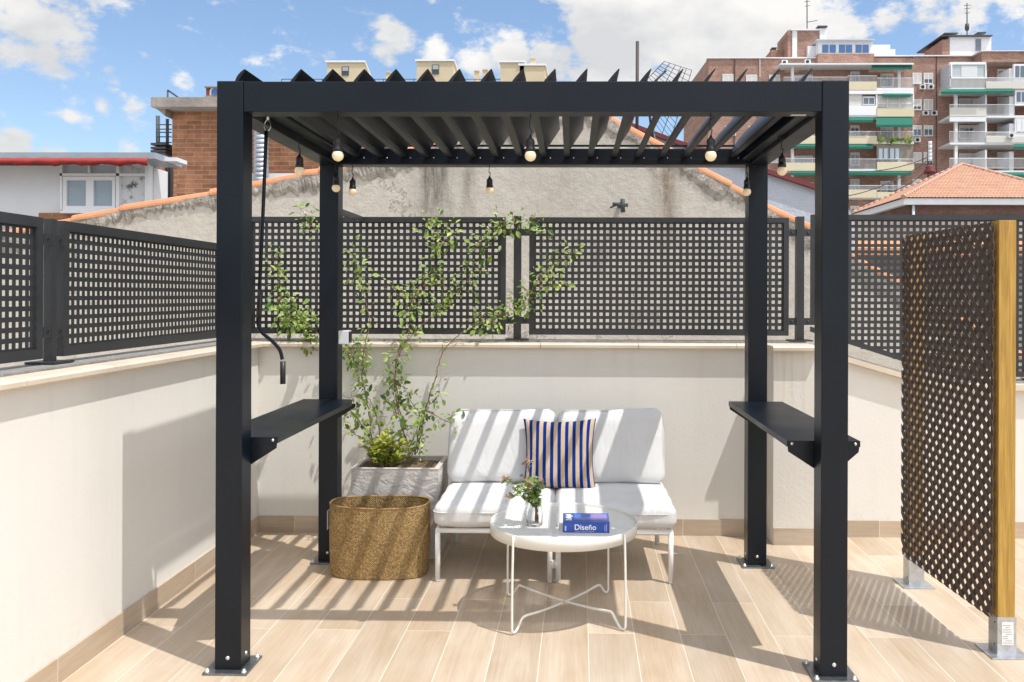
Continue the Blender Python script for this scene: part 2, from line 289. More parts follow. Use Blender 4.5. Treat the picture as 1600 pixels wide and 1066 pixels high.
# perforated sheet of the table top: real see-through holes
m, t, b, pos = newmat('perforated_sheet', .45)
b.inputs['Base Color'].default_value = (.80, .80, .77, 1)
sp_ = N(t, 'ShaderNodeVectorMath', operation='SCALE'); sp_.inputs['Scale'].default_value = 1 / .0075; L(t, pos, sp_.inputs[0])
frv = N(t, 'ShaderNodeVectorMath', operation='FRACTION'); L(t, sp_.outputs[0], frv.inputs[0])
sb = N(t, 'ShaderNodeVectorMath', operation='SUBTRACT'); L(t, frv.outputs[0], sb.inputs[0]); sb.inputs[1].default_value = (.5, .5, .5)
fl = N(t, 'ShaderNodeVectorMath', operation='MULTIPLY'); L(t, sb.outputs[0], fl.inputs[0]); fl.inputs[1].default_value = (1, 1, 0)
ln = N(t, 'ShaderNodeVectorMath', operation='LENGTH'); L(t, fl.outputs[0], ln.inputs[0])
lt = N(t, 'ShaderNodeMath', operation='GREATER_THAN', i_1=.27); L(t, ln.outputs['Value'], lt.inputs[0]); L(t, lt.outputs[0], b.inputs['Alpha'])
# opal bulb
mat('opal_glass', (.82, .66, .44), .25, emit=.13)
mat('clear_glass', (.97, .98, .98), .02, trans=1, spec=.5); MATS['clear_glass'].node_tree.nodes['Principled BSDF'].inputs['IOR'].default_value = 1.25
BOOKB = mat('book_blue', (.012, .065, .36), .35, coat=.3)
mat('book_paper', (.75, .72, .66), .8); mat('ink_white', (.85, .85, .85), .5); mat('cover_violet', (.22, .20, .55), .35); mat('cover_orange', (.55, .27, .12), .4); mat('cover_lightblue', (.06, .16, .55), .35)
mat('paper_label', (.74, .74, .72), .8); mat('label_grey', (.35, .35, .35), .8)
mat('crank_steel', (.6, .6, .6), .25, metal=.9); mat('box_grey', (.62, .64, .64), .5); mat('flue_steel', (.45, .48, .52), .35, metal=.7, var=.1)
def leafmat(name, c0, c1, rough=.45):
    m, t, b, pos = newmat(name, rough, .5)
    at_ = N(t, 'ShaderNodeAttribute', attribute_name='leafrand'); c = ramp(t, at_.outputs['Fac'], .0, c0, 1., c1); L(t, c, b.inputs['Base Color'])
    tr = N(t, 'ShaderNodeBsdfTranslucent'); L(t, c, tr.inputs[0]); ms = N(t, 'ShaderNodeMixShader', i_0=.35); L(t, b.outputs[0], ms.inputs[1]); L(t, tr.outputs[0], ms.inputs[2]); L(t, ms.outputs[0], t.nodes['Material Output'].inputs[0])
leafmat('jasmine_leaf', (.055, .15, .015), (.55, .68, .17)); leafmat('euonymus_leaf', (.06, .14, .015), (.58, .58, .07)); leafmat('posy_leaf', (.10, .20, .03), (.40, .52, .18)); leafmat('blossom', (.55, .18, .20), (.85, .52, .46))
mat('vine_bark', (.19, .10, .055), .8, var=.3, vscale=30); mat('green_stem', (.20, .22, .07), .6); mat('twig', (.16, .07, .04), .7)

# ------------------------------------------------------------ builders
def tag(o, label=None, cat=None, group=None, kind=None):
    if label: o['label'] = label
    if cat: o['category'] = cat
    if group: o['group'] = group
    if kind: o['kind'] = kind
    return o
def thing(name, loc, label, cat, group=None):
    o = bpy.data.objects.new(name, None); o.empty_display_size = .1; C.objects.link(o); o.location = loc; o['wl'] = list(loc)
    return tag(o, label, cat, group)
def wloc(o):
    v = Vector((0, 0, 0))
    while o is not None: v += o.location; o = o.parent
    return v
class MB:
    def __init__(s): s.v = []; s.f = []; s.sm = []; s.uv = {}; s.r = {}
    def face(s, pts, smooth=False, uv=None, r=None):
        n = len(s.v); s.v += [Vector(p) for p in pts]; s.f.append(tuple(range(n, n + len(pts)))); s.sm.append(smooth)
        if uv: s.uv[len(s.f) - 1] = uv
        if r is not None: s.r[len(s.f) - 1] = r
        return s
    def mesh(s, vs, fs, smooth=False, uvs=None):
        n = len(s.v); s.v += [Vector(p) for p in vs]
        for i, f in enumerate(fs):
            s.f.append(tuple(n + k for k in f)); s.sm.append(smooth)
            if uvs: s.uv[len(s.f) - 1] = [uvs[k] for k in f]
        return s
    def hexa(s, p):                                # 8 corners: bottom ring then top ring
        return s.mesh(p, [(3, 2, 1, 0), (4, 5, 6, 7), (0, 1, 5, 4), (1, 2, 6, 5), (2, 3, 7, 6), (3, 0, 4, 7)])
    def box(s, x0, x1, y0, y1, z0, z1, bev=0):
        if bev:
            bm = bmesh.new(); bmesh.ops.create_cube(bm, size=1)
            for v in bm.verts: v.co = Vector((x0 + (v.co.x + .5) * (x1 - x0), y0 + (v.co.y + .5) * (y1 - y0), z0 + (v.co.z + .5) * (z1 - z0)))
            bmesh.ops.bevel(bm, geom=list(bm.edges), offset=bev, segments=2, profile=.6, affect='EDGES')
            bm.verts.index_update(); s.mesh([v.co.copy() for v in bm.verts], [[v.index for v in f.verts] for f in bm.faces]); bm.free(); return s
        return s.hexa([(x0, y0, z0), (x1, y0, z0), (x1, y1, z0), (x0, y1, z0), (x0, y0, z1), (x1, y0, z1), (x1, y1, z1), (x0, y1, z1)])
    def pbox(s, x0, y0, x1, y1, Y, d):             # box whose front shows as this pixel rectangle at distance Y
        a, b = at(x0, y1, Y), at(x1, y0, Y); return s.box(min(a[0], b[0]), max(a[0], b[0]), Y, Y + d, min(a[2], b[2]), max(a[2], b[2]))
    def prism(s, poly, axis, a, b):                # poly in the two other axes, extruded a..b
        def P(p, t): return {'x': (t, p[0], p[1]), 'y': (p[0], t, p[1]), 'z': (p[0], p[1], t)}[axis]
        n = len(poly); vs = [P(p, a) for p in poly] + [P(p, b) for p in poly]
        return s.mesh(vs, [tuple(range(n))[::-1], tuple(range(n, 2 * n))] + [(i, (i + 1) % n, n + (i + 1) % n, n + i) for i in range(n)])
    def tube(s, pts, r, seg=10, caps=True):
        pts = [Vector(p) for p in pts]; rs = r if isinstance(r, (list, tuple)) else [r] * len(pts)
        n0 = len(s.v); nrm = None
        for i, p in enumerate(pts):
            t = (pts[min(i + 1, len(pts) - 1)] - pts[max(i - 1, 0)])
            t = t.normalized() if t.length > 1e-9 else Vector((0, 0, 1))
            if nrm is None:
                nrm = t.cross(Vector((0, 0, 1)) if abs(t.z) < .9 else Vector((1, 0, 0))).normalized()
            else: nrm = (nrm - t * nrm.dot(t)).normalized()
            b = t.cross(nrm)
            for k in range(seg):
                a = 2 * math.pi * k / seg; s.v.append(p + (nrm * math.cos(a) + b * math.sin(a)) * rs[i])
        for i in range(len(pts) - 1):
            for k in range(seg):
                s.f.append((n0 + i * seg + k, n0 + i * seg + (k + 1) % seg, n0 + (i + 1) * seg + (k + 1) % seg, n0 + (i + 1) * seg + k)); s.sm.append(True)
        if caps:
            s.f.append(tuple(n0 + k for k in range(seg))[::-1]); s.sm.append(False); s.f.append(tuple(n0 + (len(pts) - 1) * seg + k for k in range(seg))); s.sm.append(False)
        return s
    def lathe(s, prof, c=(0, 0, 0), seg=24, axis='z'):
        n0 = len(s.v); c = Vector(c)
        for r, z in prof:
            for k in range(seg):
                a = 2 * math.pi * k / seg; u, w = r * math.cos(a), r * math.sin(a)
                s.v.append(c + (Vector((u, w, z)) if axis == 'z' else Vector((u, z, w)) if axis == 'y' else Vector((z, u, w))))
        for i in range(len(prof) - 1):
            for k in range(seg):
                s.f.append((n0 + i * seg + k, n0 + i * seg + (k + 1) % seg, n0 + (i + 1) * seg + (k + 1) % seg, n0 + (i + 1) * seg + k)); s.sm.append(True)
        return s
    def build(s, name, m, parent=None, origin=None, fix=True, thick=None):
        me = bpy.data.meshes.new(name); off = Vector(origin) if origin is not None else Vector((0, 0, 0))
        if parent is not None: off = wloc(parent)
        me.from_pydata([v - off for v in s.v], [], s.f)
        me.polygons.foreach_set('use_smooth', s.sm)
        if s.uv:
            ul = me.uv_layers.new(name='UVMap')
            for fi, us in s.uv.items():
                for li, u in zip(me.polygons[fi].loop_indices, us): ul.data[li].uv = u
        if s.r:
            a = me.attributes.new('leafrand', 'FLOAT', 'FACE'); a.data.foreach_set('value', [s.r.get(i, .5) for i in range(len(s.f))])
        me.update()
        if fix:
            bm = bmesh.new(); bm.from_mesh(me)
            if not s.uv and not s.r: bmesh.ops.remove_doubles(bm, verts=bm.verts, dist=1e-6)
            bmesh.ops.recalc_face_normals(bm, faces=bm.faces); bm.to_mesh(me); bm.free()
        me.materials.append(MATS[m] if isinstance(m, str) else m)
        o = bpy.data.objects.new(name, me); C.objects.link(o)
        if parent is not None: o.parent = parent
        elif origin is not None: o.location = off
        if thick: md = o.modifiers.new('thick', 'SOLIDIFY'); md.thickness = thick; md.offset = 0
        return o
def children(o): return [c for c in bpy.data.objects if c.parent == o]
def copy_tree(o, parent=None):
    kids = children(o); c = o.copy(); C.objects.link(c); c.parent = parent
    for k in kids: copy_tree(k, c)
    return c
def smoothpath(pts, n=6):
    pts = [Vector(p) for p in pts]; out = []
    for i in range(len(pts) - 1):
        p0, p1, p2, p3 = pts[max(i - 1, 0)], pts[i], pts[i + 1], pts[min(i + 2, len(pts) - 1)]
        for k in range(n):
            t = k / n; out.append(.5 * ((2 * p1) + (-p0 + p2) * t + (2 * p0 - 5 * p1 + 4 * p2 - p3) * t * t + (-p0 + 3 * p1 - 3 * p2 + p3) * t ** 3))
    out.append(pts[-1]); return out

# ------------------------------------------------------------ the setting
g = MB(); g.box(-1500, 1500, -1500, 2500, -12.2, -12); tag(g.build('ground', GNDM), kind='structure')
fl_ = MB(); fl_.box(-1.80, 7, -9, 5.42, -.12, 0); tag(fl_.build('terrace_floor', 'floor_tile'), kind='structure')
w = MB(); w.box(-9, 9, 5.66, 7.99, -.3, .2); w.box(-9, -2.06, -6, 5.655, -.3, .2); tag(w.build('added_bounce_slab', mat('pale_bounce_slab', (.55, .50, .43), .9, var=.15, vscale=1)), kind='structure')  # unseen pale slab beyond the parapets, added to bounce light onto the gable
WT, CT = 1.145, 1.178        # top of masonry, top of coping
XL, YB = -1.78, 5.38         # faces of the left and back parapets
def coping(mb, path_front, z0, z1, axis, a, b):
    pass
# left parapet
t_ = thing('parapet_wall', (XL - .1, 2, 0), 'long cream rendered parapet running along the left side of the terrace', 'wall')
MB().box(XL - .24, XL, -9, YB + .2, -2, WT).build('wall_body', 'wall_render', t_)
w = MB()
prof = [(XL - .06, WT + .001), (XL + .036, WT + .001), (XL + .046, WT + .008), (XL + .046, WT + .024), (XL + .036, WT + .033), (XL - .06, WT + .035)]
k = -9
while k < YB - .05:
    e = min(k + .60, YB - .05); w.prism(prof, 'y', k + .0015, e - .0015); k += .60
w.build('coping', COP, t_)
MB().box(XL - .24, XL - .062, -9, YB + .2, WT + .002, WT + .045).build('cement_bed', CEM, t_)
MB().box(XL + .0005, XL + .010, -9, YB - .011, .0005, .10).build('skirting', 'skirting_side', t_)
# back parapet
t_ = thing('parapet_wall', (0, YB + .1, 0), 'cream rendered parapet behind the white sofa', 'wall')
MB().box(XL + .0005, 1.62, YB, YB + .24, -2, WT).build('wall_body', 'wall_render', t_)
w = MB(); prof = [(YB + .06, WT + .001), (YB - .036, WT + .001), (YB - .046, WT + .008), (YB - .046, WT + .024), (YB - .036, WT + .033), (YB + .06, WT + .035)]
k = XL - .05
while k < 1.345:
    e = min(k + .60, 1.345); w.prism(prof, 'x', k + .0015, e - .0015); k += .60
w.build('coping', COP, t_)
MB().box(XL - .06, 1.62, YB + .062, YB + .24, WT + .002, WT + .045).build('cement_bed', CEM, t_)
MB().box(XL + .0105, 1.37, YB - .010, YB - .0005, .0005, .10).build('skirting', 'skirting_front', t_)
# pilaster between the two back walls
t_ = thing('pilaster', (1.48, 5.2, 0), 'narrow rough rendered pilaster with water stains under its coping', 'pilaster')
PYF = 5.19
MB().box(1.36, 1.605, PYF, YB - .0005, -2, WT).build('wall_body', 'pilaster_render', t_)
MB().prism([(YB + .055, WT + .002), (PYF - .036, WT + .002), (PYF - .046, WT + .009), (PYF - .046, WT + .025), (PYF - .036, WT + .034), (YB + .055, WT + .036)], 'x', 1.347, 1.62).build('coping', COP, t_)
w = MB(); w.box(1.36, 1.605, PYF - .010, PYF - .0005, .0005, .10); w.box(1.6055, 1.615, PYF - .010, YB - .0105, .0005, .10); w.build('skirting', 'skirting_front', t_)
# right back parapet, top falling to the right
t_ = thing('parapet_wall', (3, YB + .1, 0), 'cream rendered parapet with a sloping top behind the brown trellis', 'wall')
XS = [1.6205, 2.42, 4.6]; ZS = [WT - .01, .905, .905]
w = MB(); w.prism([(XS[0], -2), (XS[2], -2), (XS[2], ZS[2]), (XS[1], ZS[1]), (XS[0], ZS[0])], 'y', YB, YB + .24); w.build('wall_body', 'wall_render', t_)
w = MB(); c2 = MB()
for i in (0, 1):
    a, b, za, zb = XS[i], XS[i + 1], ZS[i], ZS[i + 1]
    if i == 0: a += .002
    for (mb, y0, y1, h0, h1) in ((w, YB - .045, YB + .06, .001, .034), (c2, YB + .062, YB + .24, .001, .045)):
        mb.hexa([(a, y0, za + h0), (b, y0, zb + h0), (b, y1, zb + h0), (a, y1, za + h0), (a, y0, za + h1), (b, y0, zb + h1), (b, y1, zb + h1), (a, y1, za + h1)])
w.build('coping', COP, t_); c2.build('cement_bed', CEM, t_)
MB().box(1.62, 4.6, YB - .010, YB - .0005, .0005, .10).build('skirting', 'skirting_front', t_)

# ------------------------------------------------------------ fences
def sheet(u0, u1, z0, z1, P, parent, n0=0, bottom=None, pitch=.04, hole=.0208, th=.003):
    """perforated sheet: holes in a square grid; P(u, z, d) -> world"""
    nu = int((u1 - u0) / pitch); nz = int(round((z1 - z0) / pitch)); mu = (u1 - u0 - nu * pitch) / 2; h = (pitch - hole) / 2
    us = [u0]
    for i in range(nu): us += [u0 + mu + i * pitch + h, u0 + mu + i * pitch + h + hole]
    us.append(u1); zs = [z0]; mz = (z1 - z0 - nz * pitch) / 2
    for i in range(nz): zs += [z0 + mz + i * pitch + h, z0 + mz + i * pitch + h + hole]
    zs.append(z1)
    vs = []; nU = len(us); nZ = len(zs)
    for d in (-th / 2, th / 2):
        for z in zs:
            for u in us: vs.append(P(u, z, d))
    def solid(i, j):
        if i < 0 or j < 0 or i >= nU - 1 or j >= nZ - 1: return False
        if bottom and zs[j + 1] < bottom(us[i]): return False
        return not (i % 2 == 1 and j % 2 == 1)
    fs = []; o = nU * nZ
    for j in range(nZ - 1):
        for i in range(nU - 1):
            if not solid(i, j): continue
            a, b, c, d = j * nU + i, j * nU + i + 1, (j + 1) * nU + i + 1, (j + 1) * nU + i
            fs += [(a, b, c, d), (o + d, o + c, o + b, o + a)]
            for (di, dj, p, q) in ((-1, 0, a, d), (1, 0, b, c), (0, -1, a, b), (0, 1, d, c)):
                if not solid(i + di, j + dj): fs.append((p, q, o + q, o + p))
    mb = MB(); mb.mesh(vs, fs); return mb.build('perforated_sheet', FEN, parent, fix=False)
def fence_panel(u0, u1, z0, z1, P, parent, fw=.032, bottom=None, ub=None):
    f = MB(); D = .015
    def bar(a, b, c, d, dd=D): f.hexa([P(a, c, -dd), P(b, c, -dd), P(b, c, dd), P(a, c, dd), P(a, d, -dd), P(b, d, -dd), P(b, d, dd), P(a, d, dd)])
    if bottom is None:
        bar(u0, u1, z1 - fw, z1); bar(u0, u1, z0, z0 + fw); bar(u0, u0 + fw, z0 + fw + .0005, z1 - fw - .0005); bar(u1 - fw, u1, z0 + fw + .0005, z1 - fw - .0005)
    else:
        bar(u0, u1, z1 - fw, z1); bar(u0, u0 + fw, bottom(u0) + fw + .01, z1 - fw - .0005); bar(u1 - fw, u1, bottom(u1) + fw, z1 - fw - .0005)
        for a, b in zip(ub[:-1], ub[1:]):
            za, zb = bottom(a), bottom(b)
            f.hexa([P(a, za, -D), P(b, zb, -D), P(b, zb, D), P(a, za, D), P(a, za + fw, -D), P(b, zb + fw, -D), P(b, zb + fw, D), P(a, za + fw, D)])
    fr = f.build('panel_frame', FEN, parent)
    if bottom is None: sheet(u0 + fw - .004, u1 - fw + .004, z0 + fw - .0, z1 - fw + .0, P, fr)
    else: sheet(u0 + fw - .004, u1 - fw + .004, z1 - fw - 24 * .04, z1 - fw, P, fr, bottom=lambda u: bottom(u) + .012)
    return fr
def fence_post(u, P, parent, zb, zt, z_br, gap, r=.0235):
    p = MB(); D = r
    p.hexa([P(u - r, zb, -D), P(u + r, zb, -D), P(u + r, zb, D), P(u - r, zb, D), P(u - r, zt, -D), P(u + r, zt, -D), P(u + r, zt, D), P(u - r, zt, D)])
    po = p.build('post', FEN, parent)
    q = MB(); q.hexa([P(u - .07, zb - .008, -.06), P(u + .07, zb - .008, -.06), P(u + .07, zb - .008, .06), P(u - .07, zb - .008, .06), P(u - .07, zb + .001, -.06), P(u + .07, zb + .001, -.06), P(u + .07, zb + .001, .06), P(u - .07, zb + .001, .06)]); q.build('base_plate', FEN, po)
    for z in z_br:
        for s in (-1, 1):
            a, b = sorted((u + s * (r + .0005), u + s * gap)); q = MB()
            q.hexa([P(a, z - .022, -.016), P(b, z - .022, -.016), P(b, z - .022, -.010), P(a, z - .022, -.010), P(a, z + .022, -.016), P(b, z + .022, -.016), P(b, z + .022, -.010), P(a, z + .022, -.010)])
            c = P((a + b) / 2, z, -.017); q.lathe([(0.0001, -.008), (.006, -.007), (.008, -.002), (.008, .002)], c, 8, 'y' if abs(P(1, 0, 0)[0] - P(0, 0, 0)[0]) > .5 else 'x'); q.build('bracket', FEN, po)
YF = 5.50; ZB, ZT = 1.225, 1.965
PB = lambda u, z, d: (u, YF + d, z)
t_ = thing('perforated_fence', (0, YF, WT), 'dark grey perforated metal fence on top of the wall behind the sofa', 'fence', 'perforated metal fences on the parapets')
fence_panel(-1.90, -.255, ZB, ZT, PB, t_); fence_panel(-.107, 1.521, ZB, ZT, PB, t_)
for u in (-.181, 1.591): fence_post(u, PB, t_, WT + .055, 1.972, (1.87, 1.315), .077)
w = MB(); w.hexa([(-1.262, 5.44, 1.935), (-1.232, 5.44, 1.935), (-1.232, YF - .016, 1.935), (-1.262, YF - .016, 1.935), (-1.262, 5.44, 1.965), (-1.232, 5.44, 1.965), (-1.232, YF - .016, 1.965), (-1.262, YF - .016, 1.965)])
a, b = at(533, 331, 4.95), at(567, 343, YF - .02); w = MB(); w.hexa([(b[0] - .03, 4.9, 1.935), (b[0], 4.9, 1.935), (b[0], YF - .016, 1.935), (b[0] - .03, YF - .016, 1.935), (b[0] - .03, 4.9, 1.966), (b[0], 4.9, 1.966), (b[0], YF - .016, 1.966), (b[0] - .03, YF - .016, 1.966)])
w.build('brace_bar', FEN, t_)
XF = -1.95; PL = lambda u, z, d: (XF - d, u, z)
t_ = thing('perforated_fence', (XF, 3.4, WT), 'lower dark grey perforated metal fence along the left parapet', 'fence', 'perforated metal fences on the parapets')
fence_panel(.9, 3.42, 1.215, 1.775, PL, t_, .04); fence_panel(3.56, 5.42, 1.215, 1.775, PL, t_, .04)
fence_post(3.49, PL, t_, WT + .055, 1.775, (1.69, 1.32), .0685, .017)
bot = lambda u: max(.975, 1.245 - (u - 1.68) * .32)
t_ = thing('perforated_fence', (3, YF, WT), 'dark grey perforated metal fence with a sloping bottom edge behind the brown trellis', 'fence', 'perforated metal fences on the parapets')
fence_panel(1.661, 3.03, .9, 1.985, PB, t_, .032, bot, [1.661, 2.0, 2.52, 3.03]); fence_panel(3.12, 4.5, .9, 1.985, PB, t_, .032, bot, [3.12, 4.5])
fence_post(3.075, PB, t_, .96, 1.99, (1.87, 1.2), .05)

# ------------------------------------------------------------ pergola
H, PW, Y0, DEP, HW = 2.307, .1034, 3.377, 1.4927, 1.2275
per = thing('pergola', (0, Y0 + DEP / 2, 0), 'black metal pergola with open tilted louvres standing on four square posts', 'pergola')
BH = .12
for ix, x in enumerate((-HW, HW - PW)):
    for iy, y in enumerate((Y0, Y0 + DEP - PW)):
        po = MB().box(x, x + PW, y, y + PW, .009, H, .004).build('post', BLK, per)
        pl = MB(); pl.box(x - .035, x + PW + .035, y - .035, y + PW + .035, .0005, .009, .001); pb = pl.build('base_plate', GALVD, po)
        b_ = MB()
        for sx_ in (-.02, PW + .02):
            for sy_ in (-.02, PW + .02): MB().lathe([(.0105, .009), (.0105, .014), (.006, .0145), (.006, .022), (.0001, .0225)], (x + sx_, y + sy_, 0), 8).build('anchor_bolt', BOLT, pb)
        b_ = MB(); b_.lathe([(.008, 0), (.008, -.003), (.005, -.005), (.0001, -.0055)], (x + PW / 2, y, .055), 12, 'y')
        sx_ = x + PW if ix == 0 else x; d_ = 1 if ix == 0 else -1
        b_.lathe([(.008, 0), (.008, d_ * .003), (.005, d_ * .005), (.0001, d_ * .0055)], (sx_, y + PW / 2, .055), 12, 'x'); b_.build('bolt', BOLT, po)
xa, xb, ya, yb = -HW + PW, HW - PW, Y0 + PW, Y0 + DEP - PW
MB().box(xa + .0005, xb - .0005, Y0 + .003, Y0 + PW - .003, H - BH, H - .002, .003).build('front_beam', BLK, per)
bb = MB(); bb.box(xa + .0005, xb - .0005, yb + .003, Y0 + DEP - .003, H - BH, 2.277, .003); bb.box(xa + .0005, xb - .0005, yb + .006, yb + .03, 2.290, 2.299, .002); bb.box(xa + .0005, xb - .0005, yb - .012, yb + .0025, H - BH + .002, H - BH + .032, .002); bb.build('back_beam', BLK, per)
MB().box(-HW + .003, -HW + PW - .003, ya + .0005, yb - .0005, H - BH, H - .002, .003).build('side_beam', BLK, per)
MB().box(HW - PW + .003, HW - .003, ya + .0005, yb - .0005, H - BH, H - .002, .003).build('side_beam', BLK, per)
# inner gutters
MB().box(xa + .0, xa + .028, ya + .001, yb - .013, H - .085, H - .03, .003).build('gutter', BLK, per)
MB().box(xb - .05, xb, ya + .001, yb - .013, H - .10, H - .03, .003).build('gutter', BLK, per)
w = MB(); w.box(-1.115, -1.02, ya + .002, yb - .014, 2.262, 2.275); w.box(-1.11, -1.05, ya + .002, yb - .014, 2.225, 2.2615, .012); w.build('cover_strip', BLK, per)
def louvre(parent, xt, zt=2.380, ch=.180, th=.014, deg=57):
    m_ = MB(); dx, dz = math.cos(math.radians(deg)), math.sin(math.radians(deg)); top, bot_ = [], []
    for i in range(9):
        s = i / 8; c = -.005 * math.sin(math.pi * s) ; t2 = th * .5 * (math.sin(math.pi * min(1, max(0, s * .92 + .04))) ** .6)
        px_, pz_ = xt - dx * ch * s, zt - dz * ch * s; nx, nz = -dz, dx
        top.append((px_ + nx * (t2 - c), pz_ + nz * (t2 - c))); bot_.append((px_ + nx * (-t2 - c), pz_ + nz * (-t2 - c)))
    bx_, bz_ = xt - dx * ch, zt - dz * ch; poly = top + bot_[::-1]; m_.prism(poly, 'y', ya + .004, yb - .016)
    if ch > .1: m_.prism([(bx_ - .004, bz_ - .004), (bx_ + .026, bz_ - .004), (bx_ + .026, bz_ + .001), (bx_ + .006, bz_ + .001), (bx_ - .004, bz_ + .001)], 'y', ya + .0045, yb - .0165); m_.prism([(bx_ + .022, bz_ + .0015), (bx_ + .026, bz_ + .0015), (bx_ + .026, bz_ + .014), (bx_ + .022, bz_ + .014)], 'y', ya + .0045, yb - .0165)
    return m_.build('louvre', LOUV, parent)
louvre(per, -1.157, ch=.078)
for x in [-.929 + i * (1.113 + .929) / 16 for i in range(17)]: louvre(per, x)
# end pins along the back beam
w = MB()
for i in range(17):
    x = -.929 + i * (2.042) / 16 - .05; w.lathe([(.0028, 0), (.0028, -.003), (.0001, -.004)], (x, yb - .012, H - BH + .036), 8, 'y')
w.build('louvre_pin', BOLT, per)
w = MB(); p = at(1240, 182.0, Y0 + .06)
for i in range(5): w.box(1.02 + i * .012, 1.03 + i * .012, Y0 + .055, Y0 + .075, H - BH - .002, H - BH - .0002)
w.build('sticker', 'paper_label', per)
# shelves bolted between front and back posts
def shelf(sgn):
    z1, z0 = .90, .876; xi, xo = sgn * 1.018, sgn * 1.308
    m_ = MB(); a, b = sorted((xi, xo))
    if sgn < 0:  # rounded inner back corner
        poly = [(-HW + .012, ya + .0005), (b, ya + .0005), (b, yb - .16)] + [(b - .03 * (1 - math.cos(k / 6 * math.pi / 2)) * 1.2, yb - .16 + .15 * math.sin(k / 6 * math.pi / 2)) for k in range(1, 7)] + [(a, yb - .0105), (a, ya + .34)]
    else: poly = [(a, ya + .0005), (b, ya + .0005), (b, yb - .001), (a, yb - .001)]
    m_.prism(poly, 'z', z0, z1)
    sh = m_.build('shelf', BLK, per)
    for y0, y1 in ((ya + .001, ya + .007), (yb - .007, yb - .002)):
        br_ = MB(); pc = sgn * (HW - PW / 2); hw = PW / 2
        if sgn < 0 and y0 < 4: a = -HW + .006
        else: a, b = sorted((xi, xo))
        br_.prism([(a + .004, z0 - .0005), (b - .004, z0 - .0005), (b - .006, z0 - .02), (pc + hw, z0 - .085), (pc - hw, z0 - .085), (a + .006, z0 - .02)], 'y', y0, y1)
        k_ = br_.build('bracket', BLK, sh)
        q = MB()
        if y0 < 4:
            for xx in ((a + .02, b - .02) if sgn > 0 else (b - .02,)): MB().lathe([(.006, 0), (.006, -.003), (.0001, -.004)], (xx, ya + .0003, z0 + .012), 10, 'y').build('bolt', BOLT, k_)
shelf(-1); shelf(1)
# crank rod
cr_ = thing('crank_rod', (-1.14, 3.62, 1.1), 'black crank rod hanging from the pergola beside the front left post', 'crank')
top = at(415, 190, 3.62)
MB().tube(smoothpath([at(416, 205, 3.62), at(411, 330, 3.62), at(405, 460, 3.62), at(403, 500, 3.62), at(408, 518, 3.62), at(425, 533, 3.62), at(437, 547, 3.62), at(441, 562, 3.62)], 5), .0075, 10).build('rod', BLK, cr_)
MB().tube([at(442, 565, 3.62), at(442, 600, 3.62)], .0115, 12).build('handle', PLA, cr_)
MB().tube([at(407, 452, 3.62), at(404.5, 498, 3.62)], .0115, 12).build('sleeve', PLA, cr_)
w = MB(); c = at(418, 196, 3.62)
w.tube(smoothpath([c + Vector((math.sin(a) * .013, 0, math.cos(a) * .022)) for a in [i * math.pi / 5 for i in range(11)]], 2), .003, 6); w.tube([c + Vector((0, 0, .022)), c + Vector((-.002, 0, .055))], .008, 8); w.build('hook', 'crank_steel', cr_)
# junction box
tb = thing('junction_box', at(535, 528, 4.8), 'small grey electrical box fixed to the back left pergola post', 'electrical box')
w = MB(); w.box(-HW + PW + .001, -HW + PW + .055, 4.775, 4.85, 1.20, 1.275, .004); w.build('housing', 'box_grey', tb)
MB().box(-HW + PW + .0, -HW + PW + .062, 4.79, 4.84, 1.21, 1.268, .004).build('back_box', PLA, tb)

# ------------------------------------------------------------ hanging bulbs
def bulb_proto():
    r = thing('pendant_bulb', (0, 0, 0), 'x', 'light bulb', 'opal bulbs hanging round the pergola')
    b = MB(); R_ = .0225; b.lathe([(R_ * math.sin(a), -R_ * math.cos(a)) for a in [math.pi * i / 14 for i in range(12)]] + [(.013, .024)], (0, 0, 0), 20); b.build('bulb', 'opal_glass', r)
    s = MB(); s.lathe([(.0145, .014), (.0185, .016), (.0185, .030), (.0165, .032), (.0165, .046), (.0175, .048), (.015, .062), (.007, .070), (.004, .080), (.0001, .080)], (0, 0, 0), 16); s.build('socket', PLA, r)
    return r
BULBS = [(468, 263, 4.0, 'bulb hanging from the left side beam in front of the brick wall', 0), (529, 240, 3.44, 'large bulb on the front beam in front of the back left post', .0), (525, 290, 4.72, 'lower small bulb against the back left post', 0),
 (551, 296, 4.79, 'bulb hanging right beside the back left post against stucco', 0), (765, 294, 4.79, 'single bulb under the back beam in the middle of the stucco gable', 0), (829, 240, 3.44, 'large bulb hanging from the middle of the front beam', 0),
 (1110, 240, 3.44, 'large bulb on the right part of the front beam before the louvres', 0), (1222, 263, 4.0, 'bulb hanging from the right side beam in front of the apartments', 0), (1167, 296, 4.74, 'bulb hanging just left of the back right post', 0)]
proto = None
for px_, py_, Y_, lab, _ in BULBS:
    c = at(px_, py_ + 4, Y_)
    if proto is None: proto = bulb_proto(); o = proto
    else: o = copy_tree(proto)
    if Y_ < 3.5: c[1] = 3.43
    o.location = c; o['label'] = 'warm opal ' + lab
    o['cab'] = 1; BULBS[[b[:2] for b in BULBS].index((px_, py_))] = (o, c)
for o, c in BULBS:
    zt = H - BH
    w = MB(); w.tube(smoothpath([(c[0], c[1], c[2] + .078), (c[0] + .004, c[1], c[2] + .10), (c[0] - .004, c[1], (c[2] + zt) / 2 + .03), (c[0], c[1], zt - .001 if c[1] < 3.5 else zt + .004)], 4), .0022, 6)
    if c[1] > 3.5: w.tube(smoothpath([Vector((c[0] + math.cos(a) * .018, c[1], zt + .012 + math.sin(a) * .007)) for a in [i * math.pi / 4 for i in range(9)]], 2), .0025, 6)
    w.build('cable', PLA, o)

